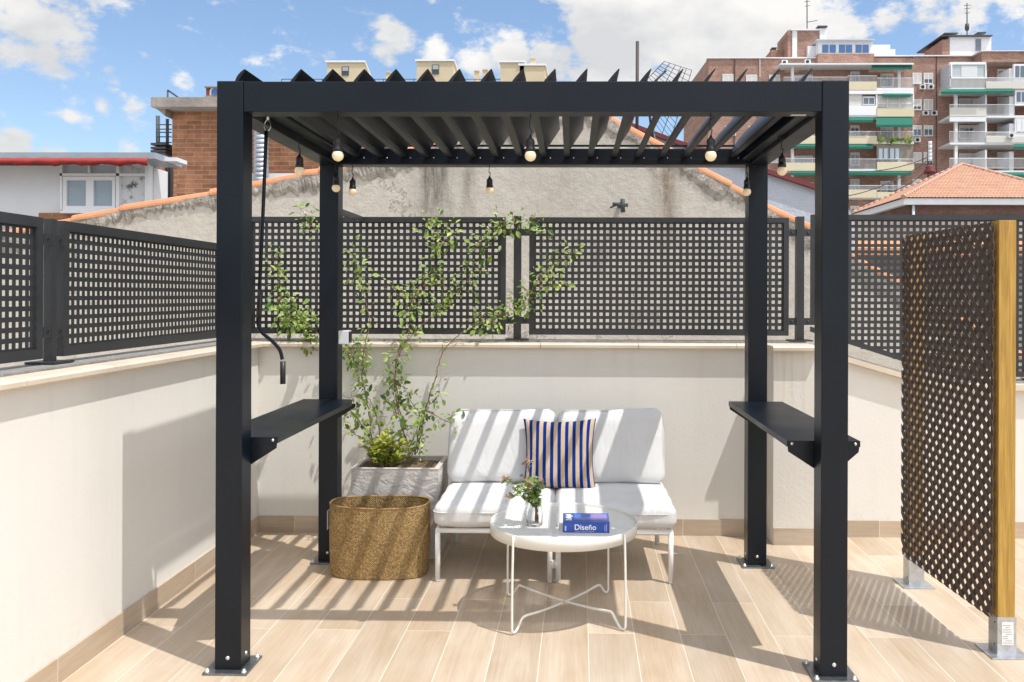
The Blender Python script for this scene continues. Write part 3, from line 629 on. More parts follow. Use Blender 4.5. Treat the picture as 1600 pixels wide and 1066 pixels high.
# ------------------------------------------------------------ sofa
def cushion(name, cx, w_, y0, y1, z0, z1, puff, lean, parent, rad=.045, seed=0, axis='z'):
    rnd = random.Random(seed); bm = bmesh.new(); bmesh.ops.create_cube(bm, size=2); bmesh.ops.subdivide_edges(bm, edges=bm.edges, cuts=15, use_grid_fill=True)
    hx, hy, hz = w_ / 2, (y1 - y0) / 2, (z1 - z0) / 2
    for v in bm.verts:
        p = Vector((v.co.x * hx, v.co.y * hy, v.co.z * hz)); q = Vector((max(-hx + rad, min(hx - rad, p.x)), max(-hy + rad, min(hy - rad, p.y)), max(-hz + rad, min(hz - rad, p.z))))
        d = p - q
        if d.length > 1e-6: p = q + d.normalized() * rad
        if axis == 'z': p.z += (p.z / hz) * puff * (1 - (p.x / hx) ** 2) * (1 - (p.y / hy) ** 2); e = (p.x / hx) * (p.y / hy)
        else: p.y += (p.y / hy) * puff * (1 - (p.x / hx) ** 2) * (1 - (p.z / hz) ** 2); p.y += lean * (p.z / hz); p.z -= .012 * math.cos(p.x / hx * 1.6 + seed) * max(0, p.z / hz)
        n = .0035 * math.sin(p.x * 23 + seed * 3 + p.z * 9) + .0025 * math.sin(p.y * 31 + p.x * 11 + seed)
        p += p.normalized() * n
        v.co = p + Vector((cx, (y0 + y1) / 2, (z0 + z1) / 2))
    bm.verts.index_update(); m_ = MB(); m_.mesh([v.co.copy() for v in bm.verts], [[v.index for v in f.verts] for f in bm.faces], True); bm.free()
    return m_.build(name, 'cushion_fabric', parent)
def seat_unit(cx, label, w_=.605):
    s = thing('outdoor_sofa_seat', (cx, 4.82, 0), label, 'outdoor seat', 'armless outdoor seats joined into a sofa')
    x0, x1, y0, y1, zr = cx - w_ / 2 + .014, cx + w_ / 2 - .014, 4.475, 5.17, .262
    f = MB()
    f.tube([(x0, y0, zr), (x1, y0, zr)], .0135, 12); f.tube([(x0, y1, zr), (x1, y1, zr)], .0135, 12); f.tube([(x0, y0, zr), (x0, y1, zr)], .0135, 12); f.tube([(x1, y0, zr), (x1, y1, zr)], .0135, 12)
    for i in range(6): f.box(x0 + .012, x1 - .012, y0 + .05 + i * .11, y0 + .09 + i * .11, zr + .010, zr + .018)
    f.build('frame', WHM, s)
    for x in (x0, x1):
        for y in (y0, y1):
            yy = .015 if y == y1 else 0
            l = MB(); l.tube([(x, y, zr - .0005), (x, y + yy, .012)], .0135, 12); lo = l.build('leg', WHM, s)
            MB().tube([(x, y + yy, .0125), (x, y + yy, .0008)], .0125, 12).build('foot_cap', 'box_grey', lo)
    hw_ = (w_ + .02) / 2 - .001; R4 = .04
    def rrect(hx, hz, r_): return [(sx_ * (hx - r_) + r_ * math.cos(a_), sz_ * (hz - r_) + r_ * math.sin(a_)) for (sx_, sz_, k_) in ((1, 1, 0), (-1, 1, 1), (-1, -1, 2), (1, -1, 3)) for a_ in [math.pi / 2 * (k_ + j_ / 5) for j_ in range(6)]]
    b = MB(); P_ = rrect(hw_, .3275, .05); b.tube([(cx + p[0], 4.7625 + p[1], .362) for p in P_ + P_[:1]], .0032, 6, False); seat_pipe = b
    b = MB(); P_ = rrect((w_ + .015) / 2 - .002, .1995, .055); b.tube([(cx + p[0], 5.05 + p[1] / .2 * .055 - .03, .605 + p[1]) for p in P_ + P_[:1]], .0032, 6, False); back_pipe = b
    b = MB()
    for x in (x0, x1): b.tube(smoothpath([(x, y1, zr), (x, y1 + .015, .45), (x, y1 + .06, .66)], 5), .0125, 10)
    b.tube([(x0, y1 + .06, .66), (x1, y1 + .06, .66)], .0125, 10); b.build('back_frame', WHM, s)
    sc1 = cushion('seat_cushion', cx, w_ + .02, 4.435, 5.09, .283, .402, .012, 0, s, .042, cx)
    sc2 = cushion('back_cushion', cx, w_ + .015, 4.975, 5.125, .405, .805, .012, .055, s, .055, cx + 1, 'y')
    seat_pipe.build('piping', 'cushion_fabric', sc1); back_pipe.build('piping', 'cushion_fabric', sc2)
    return s
seat_unit(-.235, 'left seat of the white outdoor sofa beside the basket'); seat_unit(.385, 'right seat of the white outdoor sofa nearest the bare back wall')
w = MB()
for x in (.062, .089): w.tube([(x, 4.475, .075), (x, 4.475, .115)], .0155, 12)
tag(w.build('joining_clip', WHM, None, (.075, 4.475, .075)), 'white plastic clip joining the two middle front legs of the sofa', 'clip')
# striped pillow
def pillow():
    n = 26; S = .208; vs = []; uvs = []; fs = []
    for side in (1, -1):
        for j in range(n + 1):
            for i in range(n + 1):
                u, v = i / n * 2 - 1, j / n * 2 - 1
                pin = 1 - .10 * ((1 - u * u) * abs(v) ** 3); pin2 = 1 - .10 * ((1 - v * v) * abs(u) ** 3)
                x, z = u * S * pin2, v * S * .98 * pin
                th = .055 * max(0, (1 - u ** 4)) ** .5 * max(0, (1 - v ** 4)) ** .5 + .002
                th += .004 * math.sin(u * 9 + v * 4) * (1 - u * u) * (1 - v * v)
                vs.append(Vector((x, -side * th, z))); uvs.append(((u + 1) / 2, (v + 1) / 2))
    o = (n + 1) ** 2
    for j in range(n):
        for i in range(n):
            a = j * (n + 1) + i; fs.append((a, a + 1, a + n + 2, a + n + 1)); fs.append((o + a + n + 1, o + a + n + 2, o + a + 1, o + a))
    for k in range(n):
        for a, b in ((k, k + 1), (n * (n + 1) + k + 1, n * (n + 1) + k), ((k + 1) * (n + 1), k * (n + 1)), (k * (n + 1) + n, (k + 1) * (n + 1) + n)): fs.append((b, a, o + a, o + b))
    m_ = MB(); m_.mesh(vs, fs, True, uvs); ob = m_.build('throw_pillow', 'striped_fabric', None, (0, 0, 0))
    ob.rotation_euler = (math.radians(-17), math.radians(-1.5), math.radians(-5)); ob.location = (.095, 4.90, .413 + .165)
    return tag(ob, 'square cushion with navy and sand vertical stripes leaning on the sofa back', 'pillow')
pillow()

# ------------------------------------------------------------ planter and plants
pl_ = thing('planter', (-.825, 5.04, 0), 'square pale grey textured stone planter between basket and wall', 'planter')
x0, x1, y0, y1, zt = -1.066, -.578, 4.845, 5.24, .502
w = MB(); e_ = .026
w.box(x0, x1, y0, y0 + e_, .001, zt - .003); w.box(x0, x1, y1 - e_, y1, .001, zt - .003); w.box(x0, x0 + e_, y0 + e_ + .0005, y1 - e_ - .0005, .001, zt - .003); w.box(x1 - e_, x1, y0 + e_ + .0005, y1 - e_ - .0005, .001, zt - .003); w.box(x0 + e_, x1 - e_, y0 + e_, y1 - e_, .002, .02)
w.build('body', 'planter_stone', pl_)
w = MB(); q = .002
w.box(x0 - q, x1 + q, y0 - q, y0 + e_, zt - .0028, zt + .003, .001); w.box(x0 - q, x1 + q, y1 - e_, y1 + q, zt - .0028, zt + .003, .001); w.box(x0 - q, x0 + e_, y0 + e_ + .0005, y1 - e_ - .0005, zt - .0028, zt + .003, .001); w.box(x1 - e_, x1 + q, y0 + e_ + .0005, y1 - e_ - .0005, zt - .0028, zt + .003, .001)
w.build('rim', 'planter_edge', pl_)
so_ = MB(); n = 24; vs = []; rr = random.Random(3)
for j in range(n + 1):
    for i in range(n + 1):
        vs.append((x0 + e_ + (x1 - x0 - 2 * e_) * i / n, y0 + e_ + (y1 - y0 - 2 * e_) * j / n, zt - .022 + rr.random() * .014 + .012 * math.sin(i * .4) * math.sin(j * .5)))
so_.mesh(vs, [(j * (n + 1) + i, j * (n + 1) + i + 1, (j + 1) * (n + 1) + i + 1, (j + 1) * (n + 1) + i) for j in range(n) for i in range(n)], True)
tag(so_.build('potting_soil', 'soil', None, (-.82, 5.04, zt - .03)), 'dry brown soil filling the stone planter', 'soil', kind='stuff')
def leaf(m_, p, d, nrm, ln, wd, r, fold=.25):
    d = d.normalized(); s = d.cross(nrm).normalized(); nrm = s.cross(d).normalized()
    pts = []
    for t, ww in ((0, .0), (.25, .75), (.55, 1), (.82, .6), (1, 0)): pts.append((t, ww))
    mid = [p + d * ln * t - nrm * (ln * .16 * t * t) for t, _ in pts]
    for sg in (-1, 1):
        edge = [mid[i] + s * sg * wd * pts[i][1] * .5 + nrm * fold * wd * pts[i][1] * .5 for i in range(5)]
        m_.face([mid[0], edge[1], mid[1]], True, r=r)
        for i in (1, 2): m_.face([mid[i], edge[i], edge[i + 1], mid[i + 1]], True, r=r)
        m_.face([mid[3], edge[3], mid[4]], True, r=r)
def rv(rr, k=1): return Vector((rr.gauss(0, k), rr.gauss(0, k), rr.gauss(0, k)))
def jasmine(label, paths, seed):
    """paths: (pixel points, depth start, depth end, [leaf density along], stem radius)"""
    rr = random.Random(seed); th_ = thing('climbing_plant', (-.82, 5.1, zt), label, 'climbing plant', 'leafy climbers growing from the stone planter')
    st, fo = MB(), MB()
    for pts, ya_, yb_, dn, r0 in paths:
        n = len(pts); P = []
        for i, (x, y) in enumerate(pts):
            Yd = ya_ + (yb_ - ya_) * (i / max(1, n - 1)) ** .8; P.append(at(x, y, Yd))
        sm = smoothpath(P, 8)
        sm = [q + Vector((rr.gauss(0, .003), rr.gauss(0, .003), 0)) for q in sm]
        st.tube(sm, [r0 * (1 - .65 * i / len(sm)) for i in range(len(sm))], 6)
        for i in range(len(sm) - 1):
            s = i / (len(sm) - 1); k = s * (len(dn) - 1); j = min(int(k), len(dn) - 2); D = dn[j] + (dn[j + 1] - dn[j]) * (k - j)
            seg = (sm[i + 1] - sm[i]); cnt = 1.8 * D * seg.length; c_ = int(cnt) + (rr.random() < cnt - int(cnt))
            for _ in range(c_):
                base = sm[i] + seg * rr.random(); spread = .018 + .045 * min(1, D / 160)
                out = rv(rr); out.y = out.y * .7 - .25; out.normalize()
                tip = base + out * spread * rr.uniform(.2, 1.6)
                if tip.y > 5.47 and tip.z > WT: tip.y = 5.47
                if tip.y > 5.36 and tip.z < CT + .02: tip.y = 5.36
                if rr.random() < .22: st.tube([base, tip], .0011, 4, False)
                ln = rr.choice((.017, .022, .027, .033, .046)) * rr.uniform(.8, 1.25)
                nd = (Vector((.15, -.7, .9)) + rv(rr, .5)).normalized(); dd = (out + rv(rr, .5) + Vector((0, 0, -.15))).normalized()
                if abs(dd.dot(nd)) > .95: continue
                leaf(fo, tip, dd, nd, ln, ln * rr.uniform(.42, .62), min(1, max(0, rr.gauss(.42, .28))))
    st.build('stem', 'vine_bark', th_); fo.build('foliage', 'jasmine_leaf', th_, fix=False)
def cz(L_): return [(380 + x / 2.317, 320 + y / 2.317) for x, y in L_]
jasmine('left climber with a leafy cluster beside the back left pergola post', [
 (cz([(470, 890), (452, 740), (432, 620), (440, 500), (458, 420), (430, 310), (410, 220), (400, 160)]), 5.02, 5.42, [20, 60, 110, 60, 25, 70, 190, 120], .0042),
 (cz([(475, 870), (430, 800), (395, 750), (365, 740)]), 5.0, 5.2, [10, 60, 90, 60], .003),
 (cz([(480, 880), (440, 850), (390, 820), (362, 770)]), 5.0, 5.1, [10, 30, 60, 40], .0028),
 (cz([(430, 600), (395, 570), (360, 510), (290, 480), (240, 440), (170, 400), (140, 340), (130, 260), (105, 180)]), 5.3, 5.44, [60, 120, 110, 190, 230, 300, 230, 110, 190], .003),
 (cz([(240, 440), (200, 400), (160, 420), (150, 380)]), 5.43, 5.44, [200, 260, 260, 200], .002),
 (cz([(250, 480), (225, 490), (260, 470)]), 5.42, 5.43, [200, 260, 150], .002),
 (cz([(270, 105), (245, 75), (225, 40), (205, 10)]), 5.43, 5.44, [60, 150, 200, 150], .002),
 (cz([(385, 560), (400, 500), (430, 540)]), 5.3, 5.35, [150, 200, 150], .002)], 11)
jasmine('middle climber spreading widest over the perforated fence', [
 (cz([(600, 885), (570, 770), (552, 650), (560, 540), (600, 470), (585, 400), (600, 380), (640, 290), (690, 265), (720, 262)]), 5.1, 5.42, [15, 60, 130, 110, 60, 60, 90, 190, 220, 120], .0042),
 (cz([(590, 870), (556, 720), (550, 620), (575, 520), (620, 465), (680, 405), (700, 375), (745, 370)]), 5.08, 5.43, [20, 90, 120, 50, 70, 60, 60, 50], .0036),
 (cz([(690, 400), (740, 340), (800, 290), (830, 240), (855, 180), (870, 120)]), 5.43, 5.44, [40, 70, 170, 190, 170, 130], .0026),
 (cz([(720, 265), (740, 320), (760, 350)]), 5.42, 5.43, [80, 90, 60], .002),
 (cz([(600, 380), (565, 350), (545, 300), (540, 280)]), 5.42, 5.43, [60, 90, 130, 90], .002), (cz([(640, 290), (650, 320), (620, 340)]), 5.42, 5.43, [100, 130, 90], .002),
 (cz([(700, 265), (690, 200), (705, 130), (690, 80), (670, 55)]), 5.43, 5.44, [20, 60, 150, 230, 130], .002), (cz([(705, 130), (740, 130), (755, 100), (730, 60)]), 5.43, 5.44, [110, 150, 130, 110], .0018),
 (cz([(600, 880), (640, 780), (600, 700), (575, 640)]), 5.1, 5.2, [20, 60, 110, 90], .003),
 (cz([(500, 870), (480, 760), (440, 690), (380, 700)]), 5.05, 5.2, [30, 80, 130, 60], .003),
 (cz([(555, 740), (520, 800), (500, 840)]), 5.1, 5.1, [50, 90, 120], .002)], 12)
jasmine('right climber with one long stem reaching over the sofa', [
 (cz([(622, 905), (645, 780), (690, 650), (720, 540), (770, 480), (840, 440), (900, 420), (960, 378)]), 5.12, 5.43, [60, 50, 22, 8, 20, 70, 220, 130], .0045),
 (cz([(840, 440), (870, 400), (910, 390)]), 5.42, 5.43, [90, 130, 130], .002),
 (cz([(960, 380), (1010, 385), (1040, 340), (1070, 260), (1110, 225), (1150, 195), (1205, 170)]), 5.43, 5.44, [60, 190, 220, 120, 160, 170, 120], .0026), (cz([(1070, 260), (1120, 290), (1150, 280)]), 5.43, 5.44, [80, 110, 90], .0018),
 (cz([(1010, 385), (1000, 350), (1020, 310)]), 5.43, 5.44, [60, 80, 80], .0018),
 (cz([(960, 100), (985, 60), (1050, 55), (1045, 90), (1100, 95), (1090, 70)]), 5.45, 5.46, [120, 150, 90, 60, 120, 90], .002), (cz([(870, 130), (910, 90), (940, 60), (935, 110)]), 5.44, 5.45, [60, 150, 200, 150], .002),
 (cz([(625, 900), (650, 800), (640, 740), (690, 760), (740, 785), (790, 800), (815, 775)]), 5.12, 5.02, [50, 40, 90, 130, 110, 70, 90], .0032), (cz([(640, 740), (700, 700), (715, 620)]), 5.15, 5.25, [90, 60, 25], .002),
 (cz([(605, 905), (590, 850), (600, 810)]), 5.1, 5.12, [60, 70, 60], .0024), (cz([(635, 905), (655, 860), (660, 835)]), 5.1, 5.08, [60, 60, 50], .002)], 13)
# variegated shrub
sh_ = thing('variegated_shrub', (-.915, 4.97, zt), 'low bushy shrub with yellow and green leaves at the planter front', 'shrub')
rr = random.Random(5); st, fo = MB(), MB(); cc = at(603, 722, 4.97)
for i in range(52):
    a = rr.uniform(0, 2 * math.pi); rad = rr.uniform(.01, .15); hh = rr.uniform(.06, .215) * (1 - .35 * rad / .15)
    b0 = Vector((cc[0] + math.cos(a) * .03, cc[1] + math.sin(a) * .03, zt - .015)); tp = Vector((cc[0] + math.cos(a) * rad, cc[1] + math.sin(a) * rad * .8, zt + hh))
    st.tube([b0, (b0 + tp) / 2 + Vector((0, 0, .01)), tp], [.0025, .002, .0012], 5, False)
    for k in range(17):
        s = rr.uniform(.25, 1); p = b0.lerp(tp, s) + rv(rr, .006); an = rr.uniform(0, 6.28); d = Vector((math.cos(an), math.sin(an), rr.uniform(.1, .9)))
        leaf(fo, p, d, (Vector((0, 0, 1)) + rv(rr, .4)).normalized(), rr.uniform(.026, .042), rr.uniform(.014, .02), min(1, max(0, rr.gauss(.25 + .6 * s * hh / .17, .2))))
st.build('stem', 'green_stem', sh_); fo.build('foliage', 'euonymus_leaf', sh_, fix=False)

# ------------------------------------------------------------ basket
bk = thing('woven_basket', (-.85, 4.615, 0), 'oval golden brown woven seagrass basket in front of the planter', 'basket')
def _se(a, hx, hy):
    e = .72; c_, s_ = math.cos(a), math.sin(a); return Vector((hx * math.copysign(abs(c_) ** e, c_), hy * math.copysign(abs(s_) ** e, s_), 0))
_ang = [2 * math.pi * i / 4000 for i in range(4001)]; _len = [0.]
for i in range(4000): _len.append(_len[-1] + (_se(_ang[i + 1], .262, .146) - _se(_ang[i], .262, .146)).length)
import bisect
def stadium(u, hx, hy):
    k = min(4000, bisect.bisect_left(_len, (u % 1.0) * _len[-1])) if u < 1 else 4000
    return _se(_ang[k], hx, hy)
nu, nv = 300, 56; m_ = MB(); vs = []; uvs = []
BX, BY, BHX, BHY, BZ = -.852, 4.617, .262, .146, .370
for j in range(nv + 1):
    z = j / nv; 
    for i in range(nu + 1):
        p = stadium(i / nu, BHX * (1 - .035 * (1 - z) ** 3), BHY * (1 - .03 * (1 - z) ** 3)); r = p.length
        wv = math.sin(i / nu * 2 * math.pi * 75 + (math.pi if (j // 2) % 2 else 0)) * math.sin(j * math.pi / 2 + math.pi / 4)
        p *= 1 + .0012 * wv / max(r, .1) + .006 * math.sin(i / nu * 13 + z * 3)
        vs.append(Vector((BX + p.x, BY + p.y, .004 + z * (BZ - .004) + .003 * math.sin(i / nu * 2 * math.pi * 2 + 1) * z))); uvs.append((i / nu, z))
fs = [(j * (nu + 1) + i, j * (nu + 1) + i + 1, (j + 1) * (nu + 1) + i + 1, (j + 1) * (nu + 1) + i) for j in range(nv) for i in range(nu)]
m_.mesh(vs, fs, True, uvs)
# inner wall and floor
vi = []; ui = []
for j in range(9):
    z = j / 8
    for i in range(nu // 3 + 1):
        p = stadium(i / (nu // 3), BHX - .010, BHY - .010); vi.append(Vector((BX + p.x, BY + p.y, .012 + z * (BZ - .014)))); ui.append((i / (nu // 3), z))
k_ = nu // 3 + 1; m_.mesh(vi, [(j * k_ + i + 1, j * k_ + i, (j + 1) * k_ + i, (j + 1) * k_ + i + 1) for j in range(8) for i in range(k_ - 1)], True, ui)
m_.mesh(vi[:k_ - 1], [tuple(range(k_ - 1))], False, ui[:k_ - 1])
m_.build('basket_body', 'seagrass_weave', bk, fix=False)
w = MB(); n = 120; pts = [stadium(i / n, BHX - .003, BHY - .003) + Vector((BX, BY, BZ + .001 + .003 * math.sin(i / n * 2 * math.pi * 2 + 1))) for i in range(n + 1)]; w.tube(pts, .0058, 8, False); w.build('rim', mat('rim_cane', (.27, .165, .05), .6, var=.35, vscale=40), bk)
w = MB(); tg = Vector((BX - BHX - .006, BY - .03, .26)); w.box(tg.x - .002, tg.x, tg.y - .02, tg.y + .02, .235, .335); w.build('swing_tag', 'paper_label', bk)

# ------------------------------------------------------------ coffee table
TX, TY, TR, TZ = .127, 4.047, .340, .418
tb = thing('coffee_table', (TX, TY, 0), 'round cream metal tray table with crossed wire legs', 'table')
w = MB(); w.lathe([(TR - .003, TZ - .036), (TR, TZ - .036), (TR, TZ + .012), (TR - .0015, TZ + .014), (TR - .003, TZ + .012), (TR - .003, TZ - .036)], (TX, TY, 0), 96); w.build('rim', RIM, tb)
w = MB(); w.lathe([(TR - .0035, TZ + .0005), (.17, TZ + .0005), (.0001, TZ + .0005)], (TX, TY, 0), 72); w.lathe([(TR - .0035, TZ - .001), (.0001, TZ - .001)], (TX, TY, 0), 72); w.build('table_top', 'perforated_sheet', tb)
for base in (math.radians(45) + .111, math.radians(135) + .111):
    for sg in (1, -1):
        pass
    d = Vector((math.cos(base), math.sin(base), 0)); c0 = Vector((TX, TY, 0)); lift = .004 if base > 1.5 else -.004
    for nm, sg in (('leg', 1), ('leg', -1)):
        D = d * sg; f = c0 + D * .3515
        pts = [c0 + D * (TR + .006) + Vector((0, 0, TZ + .010)), f + Vector((0, 0, .20)), f + Vector((0, 0, .05)), f + Vector((0, 0, .016)) - D * .002, f - D * .016 + Vector((0, 0, .008)), f - D * .034 + Vector((0, 0, .018)), f - D * .060 + Vector((0, 0, .050)), f - D * .074 + Vector((0, 0, .062 + lift)), f - D * .10 + Vector((0, 0, .064 + lift)), f - D * .2 + Vector((0, 0, .056 + lift)), c0 + Vector((0, 0, .052 + lift))]
        w = MB(); w.tube(smoothpath(pts, 5), .0055, 10); w.build('leg', RIM, tb)
# book
bkx, bky, bz = .229, 3.955, TZ + .001
bo = thing('book', (bkx, bky, bz), 'thick blue hardback lying on the round table', 'book')
rot = math.radians(-1.5)
BW, BD, BT = .208, .150, .049
w = MB(); w.box(bkx - BW / 2 + .003, bkx + BW / 2 - .004, bky - BD / 2 + .004, bky + BD / 2 - .004, bz + .002, bz + BT - .002); w.build('pages', 'book_paper', bo)
w = MB(); w.box(bkx - BW / 2, bkx + BW / 2, bky - BD / 2, bky + BD / 2, bz + BT - .0018, bz + BT, .0006); w.box(bkx - BW / 2, bkx + BW / 2, bky - BD / 2, bky + BD / 2, bz, bz + .0018); w.box(bkx - BW / 2, bkx + BW / 2, bky - BD / 2 - .002, bky - BD / 2 + .0018, bz, bz + BT, .0006); cov = w.build('cover', BOOKB, bo)
def text_mesh(body, size, name, m, parent, origin, R_, bold=0):
    cu = bpy.data.curves.new('t', 'FONT'); cu.body = body; cu.size = size; cu.align_x = 'CENTER'; cu.align_y = 'CENTER'; cu.extrude = .0002; cu.offset = bold
    to = bpy.data.objects.new('t', cu); C.objects.link(to); bpy.context.view_layer.update()
    dg = bpy.context.evaluated_depsgraph_get(); me = to.evaluated_get(dg).to_mesh(); mb = MB()
    mb.mesh([R_ @ v.co + Vector(origin) for v in me.vertices], [list(p.vertices) for p in me.polygons]); to.evaluated_get(dg).to_mesh_clear(); bpy.data.objects.remove(to); bpy.data.curves.remove(cu)
    return mb.build(name, m, parent, fix=False)
RX = Matrix.Rotation(math.radians(90), 3, 'X')
fy = bky - BD / 2 - .0025
text_mesh('Diseño', .034, 'lettering', 'ink_white', cov, (bkx - .004, fy, bz + BT * .47), RX, .0004)
w = MB()
for k in range(3): w.box(bkx - .05 + k * .03, bkx - .024 + k * .03, fy - .0002, fy + .0001, bz + .0055, bz + .0072)
for k in range(2): w.box(bkx + .082 + k * .007, bkx + .0845 + k * .007, fy - .0002, fy + .0001, bz + .006, bz + .034 + k * .006)
w.box(bkx - .095, bkx - .088, fy - .0002, fy + .0001, bz + .008, bz + .03); w.build('spine_mark', mat('ink_pale', (.45, .5, .75), .5), cov)
zc = bz + BT + .0004
R90 = Matrix.Rotation(math.radians(90), 3, 'Z')
w = MB(); w.box(bkx + .02, bkx + .095, bky - .055, bky + .06, zc, zc + .0002); w.build('cover_picture', 'cover_violet', cov)
w = MB(); w.box(bkx - .055, bkx + .0195, bky - .055, bky + .06, zc, zc + .0002); w.build('cover_picture', 'cover_lightblue', cov)
for (x, y, l, wd) in ((-.02, -.03, .05, .006), (.05, -.03, .06, .006), (.04, .03, .05, .005)): MB().prism([(bkx + x - l / 2, bky + y), (bkx + x, bky + y - wd), (bkx + x + l / 2, bky + y), (bkx + x, bky + y + wd)], 'z', zc + .0003, zc + .0006).build('cover_shape', 'cover_orange', cov)
w = MB(); rr = random.Random(9)
for i in range(5): w.box(bkx - .092 + (i % 2) * .006, bkx - .062 + rr.uniform(-.006, .004), bky - .055 + i * .022, bky - .039 + i * .022, zc, zc + .0002)
w.build('cover_mark', 'ink_white', cov)
# vase
vc = Vector((-.006, 4.0, TZ + .0012))
va = thing('glass_vase', vc, 'clear glass milk bottle vase on the round table', 'vase')
w = MB(); w.lathe([(.0001, .002), (.034, .002), (.037, .006), (.037, .06), (.034, .082), (.028, .098), (.0275, .112), (.030, .116), (.0285, .117), (.0255, .112), (.026, .098), (.032, .081), (.035, .06), (.035, .012), (.030, .008), (.0001, .008)], vc, 40); w.build('bottle', 'clear_glass', va)
fl2 = thing('flower_posy', vc + Vector((0, 0, .012)), 'small bunch of pink flowers with green leaves standing in the glass bottle', 'flowers')
rr = random.Random(21); st, fo, bl = MB(), MB(), MB()
tips = [at(824, 722, 3.98), at(790, 747, 3.98), at(798, 776, 3.96), at(845, 754, 4.0), at(824, 755, 3.95), at(838, 765, 4.03), at(810, 758, 4.04), at(852, 760, 3.97), at(815, 740, 4.02), at(805, 765, 3.99), at(835, 745, 3.99)]
for i, tp in enumerate(tips):
    b0 = vc + Vector((.018 - .004 * (i % 5), .006 * ((i % 3) - 1), .012)); nk = vc + Vector((rr.uniform(-.012, .014), rr.uniform(-.012, .012), .112)); pth = smoothpath([b0, (b0 + nk) / 2 + Vector((.004, 0, 0)), nk, (nk + tp) / 2 + Vector((0, 0, .012)), tp], 5)
    st.tube(pth, [.0016] * len(pth), 5)
    for k in range(19):
        q = pth[rr.randint(9, len(pth) - 1)]; an = rr.uniform(0, 6.28)
        leaf(fo, q + rv(rr, .004), Vector((math.cos(an), math.sin(an), rr.uniform(-.6, .6))), (Vector((0, -.4, 1)) + rv(rr, .5)).normalized(), rr.uniform(.022, .042), rr.uniform(.014, .023), rr.random())
    if i < 5:
        for k in range(34):
            q = tp + rv(rr, .0085); leaf(bl, q, rv(rr), rv(rr).normalized(), rr.uniform(.008, .014), rr.uniform(.005, .008), rr.random())
st.build('stem', 'twig', fl2); fo.build('leaves', 'posy_leaf', fl2, fix=False); bl.build('blossoms', 'blossom', fl2, fix=False)

# ------------------------------------------------------------ trellis screen on the right
tr = thing('trellis_screen', (1.95, 4.07, 0), 'brown diamond trellis screen on two pine posts with galvanised feet', 'trellis')
for (xa_, ya_) in ((1.918, 3.618), (1.885, 4.47)):
    po = MB().box(xa_, xa_ + .07, ya_, ya_ + .07, .155, 1.79, .002).build('post', 'treated_pine', tr)
    w = MB(); e_ = .0035
    w.box(xa_ - e_, xa_ + .07 + e_, ya_ - e_, ya_ - .0002, .006, .158); w.box(xa_ - e_, xa_ + .07 + e_, ya_ + .0702, ya_ + .07 + e_, .006, .158); w.box(xa_ - e_, xa_ - .0002, ya_, ya_ + .07, .006, .158); w.box(xa_ + .0702, xa_ + .07 + e_, ya_, ya_ + .07, .006, .158)
    w.box(xa_ - .045, xa_ + .115, ya_ - .045, ya_ + .115, .0006, .0058, .001); ft = w.build('post_foot', GALV, po)
    b_ = MB()
    for z in (.04, .13): b_.lathe([(.0001, -.0042), (.004, -.0042), (.004, -.0030)], (xa_, ya_ + .02, z), 10, 'x')
    b_.build('bolt_hole', DARKW, ft)
    if ya_ < 4:
        lb = MB().box(xa_ + .014, xa_ + .062, ya_ - .0045, ya_ - .0037, .045, .138).build('paper_sticker', 'paper_label', ft)
        w = MB(); rr = random.Random(2)
        for k in range(9): w.box(xa_ + .018 + .01 * (k % 3 == 1), xa_ + .05 + rr.uniform(-.012, .008), ya_ - .0049, ya_ - .0046, .052 + k * .009, .0545 + k * .009)
        w.build('printed_lines', 'label_grey', lb)
LX0 = 1.905; LY0, LY1, LZ0, LZ1 = 3.628, 4.53, .145, 1.785
def xl(y): return LX0 - (y - LY0) * .037
for layer, sgn in ((0, 1), (1, -1)):
    w = MB(); pitch = .0495; sw = .0275; k = 0
    n0 = int((LY1 - LY0 + LZ1 - LZ0) / (pitch * math.sqrt(2))) + 2
    for i in range(-2, n0 + 1):
        c = i * pitch * math.sqrt(2)               # line: (y-LY0) + (z-LZ0) = c   or (y-LY0) - (z - LZ1) = c
        pts = []
        for off in (-sw / math.sqrt(2), sw / math.sqrt(2)):
            cc_ = c + off; A = LY1 - LY0; B = LZ1 - LZ0
            u0 = max(0, cc_ - B); u1 = min(A, cc_)
            pts.append((u0, u1, cc_))
        (a0, a1, ca), (b0, b1, cb) = pts
        if a1 - a0 <= .004 or b1 - b0 <= .004: continue
        def pt(u, cv): return (LY0 + u, (LZ0 + (cv - u)) if sgn > 0 else (LZ1 - (cv - u)))
        q = [pt(a0, ca), pt(a1, ca), pt(b1, cb), pt(b0, cb)]
        th = .0032; x_off = -layer * (th + .0006)
        w.mesh([(xl(y) - .001 + x_off, y, z) for y, z in q] + [(xl(y) - .001 - th + x_off, y, z) for y, z in q], [(0, 1, 2, 3), (7, 6, 5, 4), (0, 4, 5, 1), (1, 5, 6, 2), (2, 6, 7, 3), (3, 7, 4, 0)])
    w.build('lattice_slats', 'lattice_wood', tr)

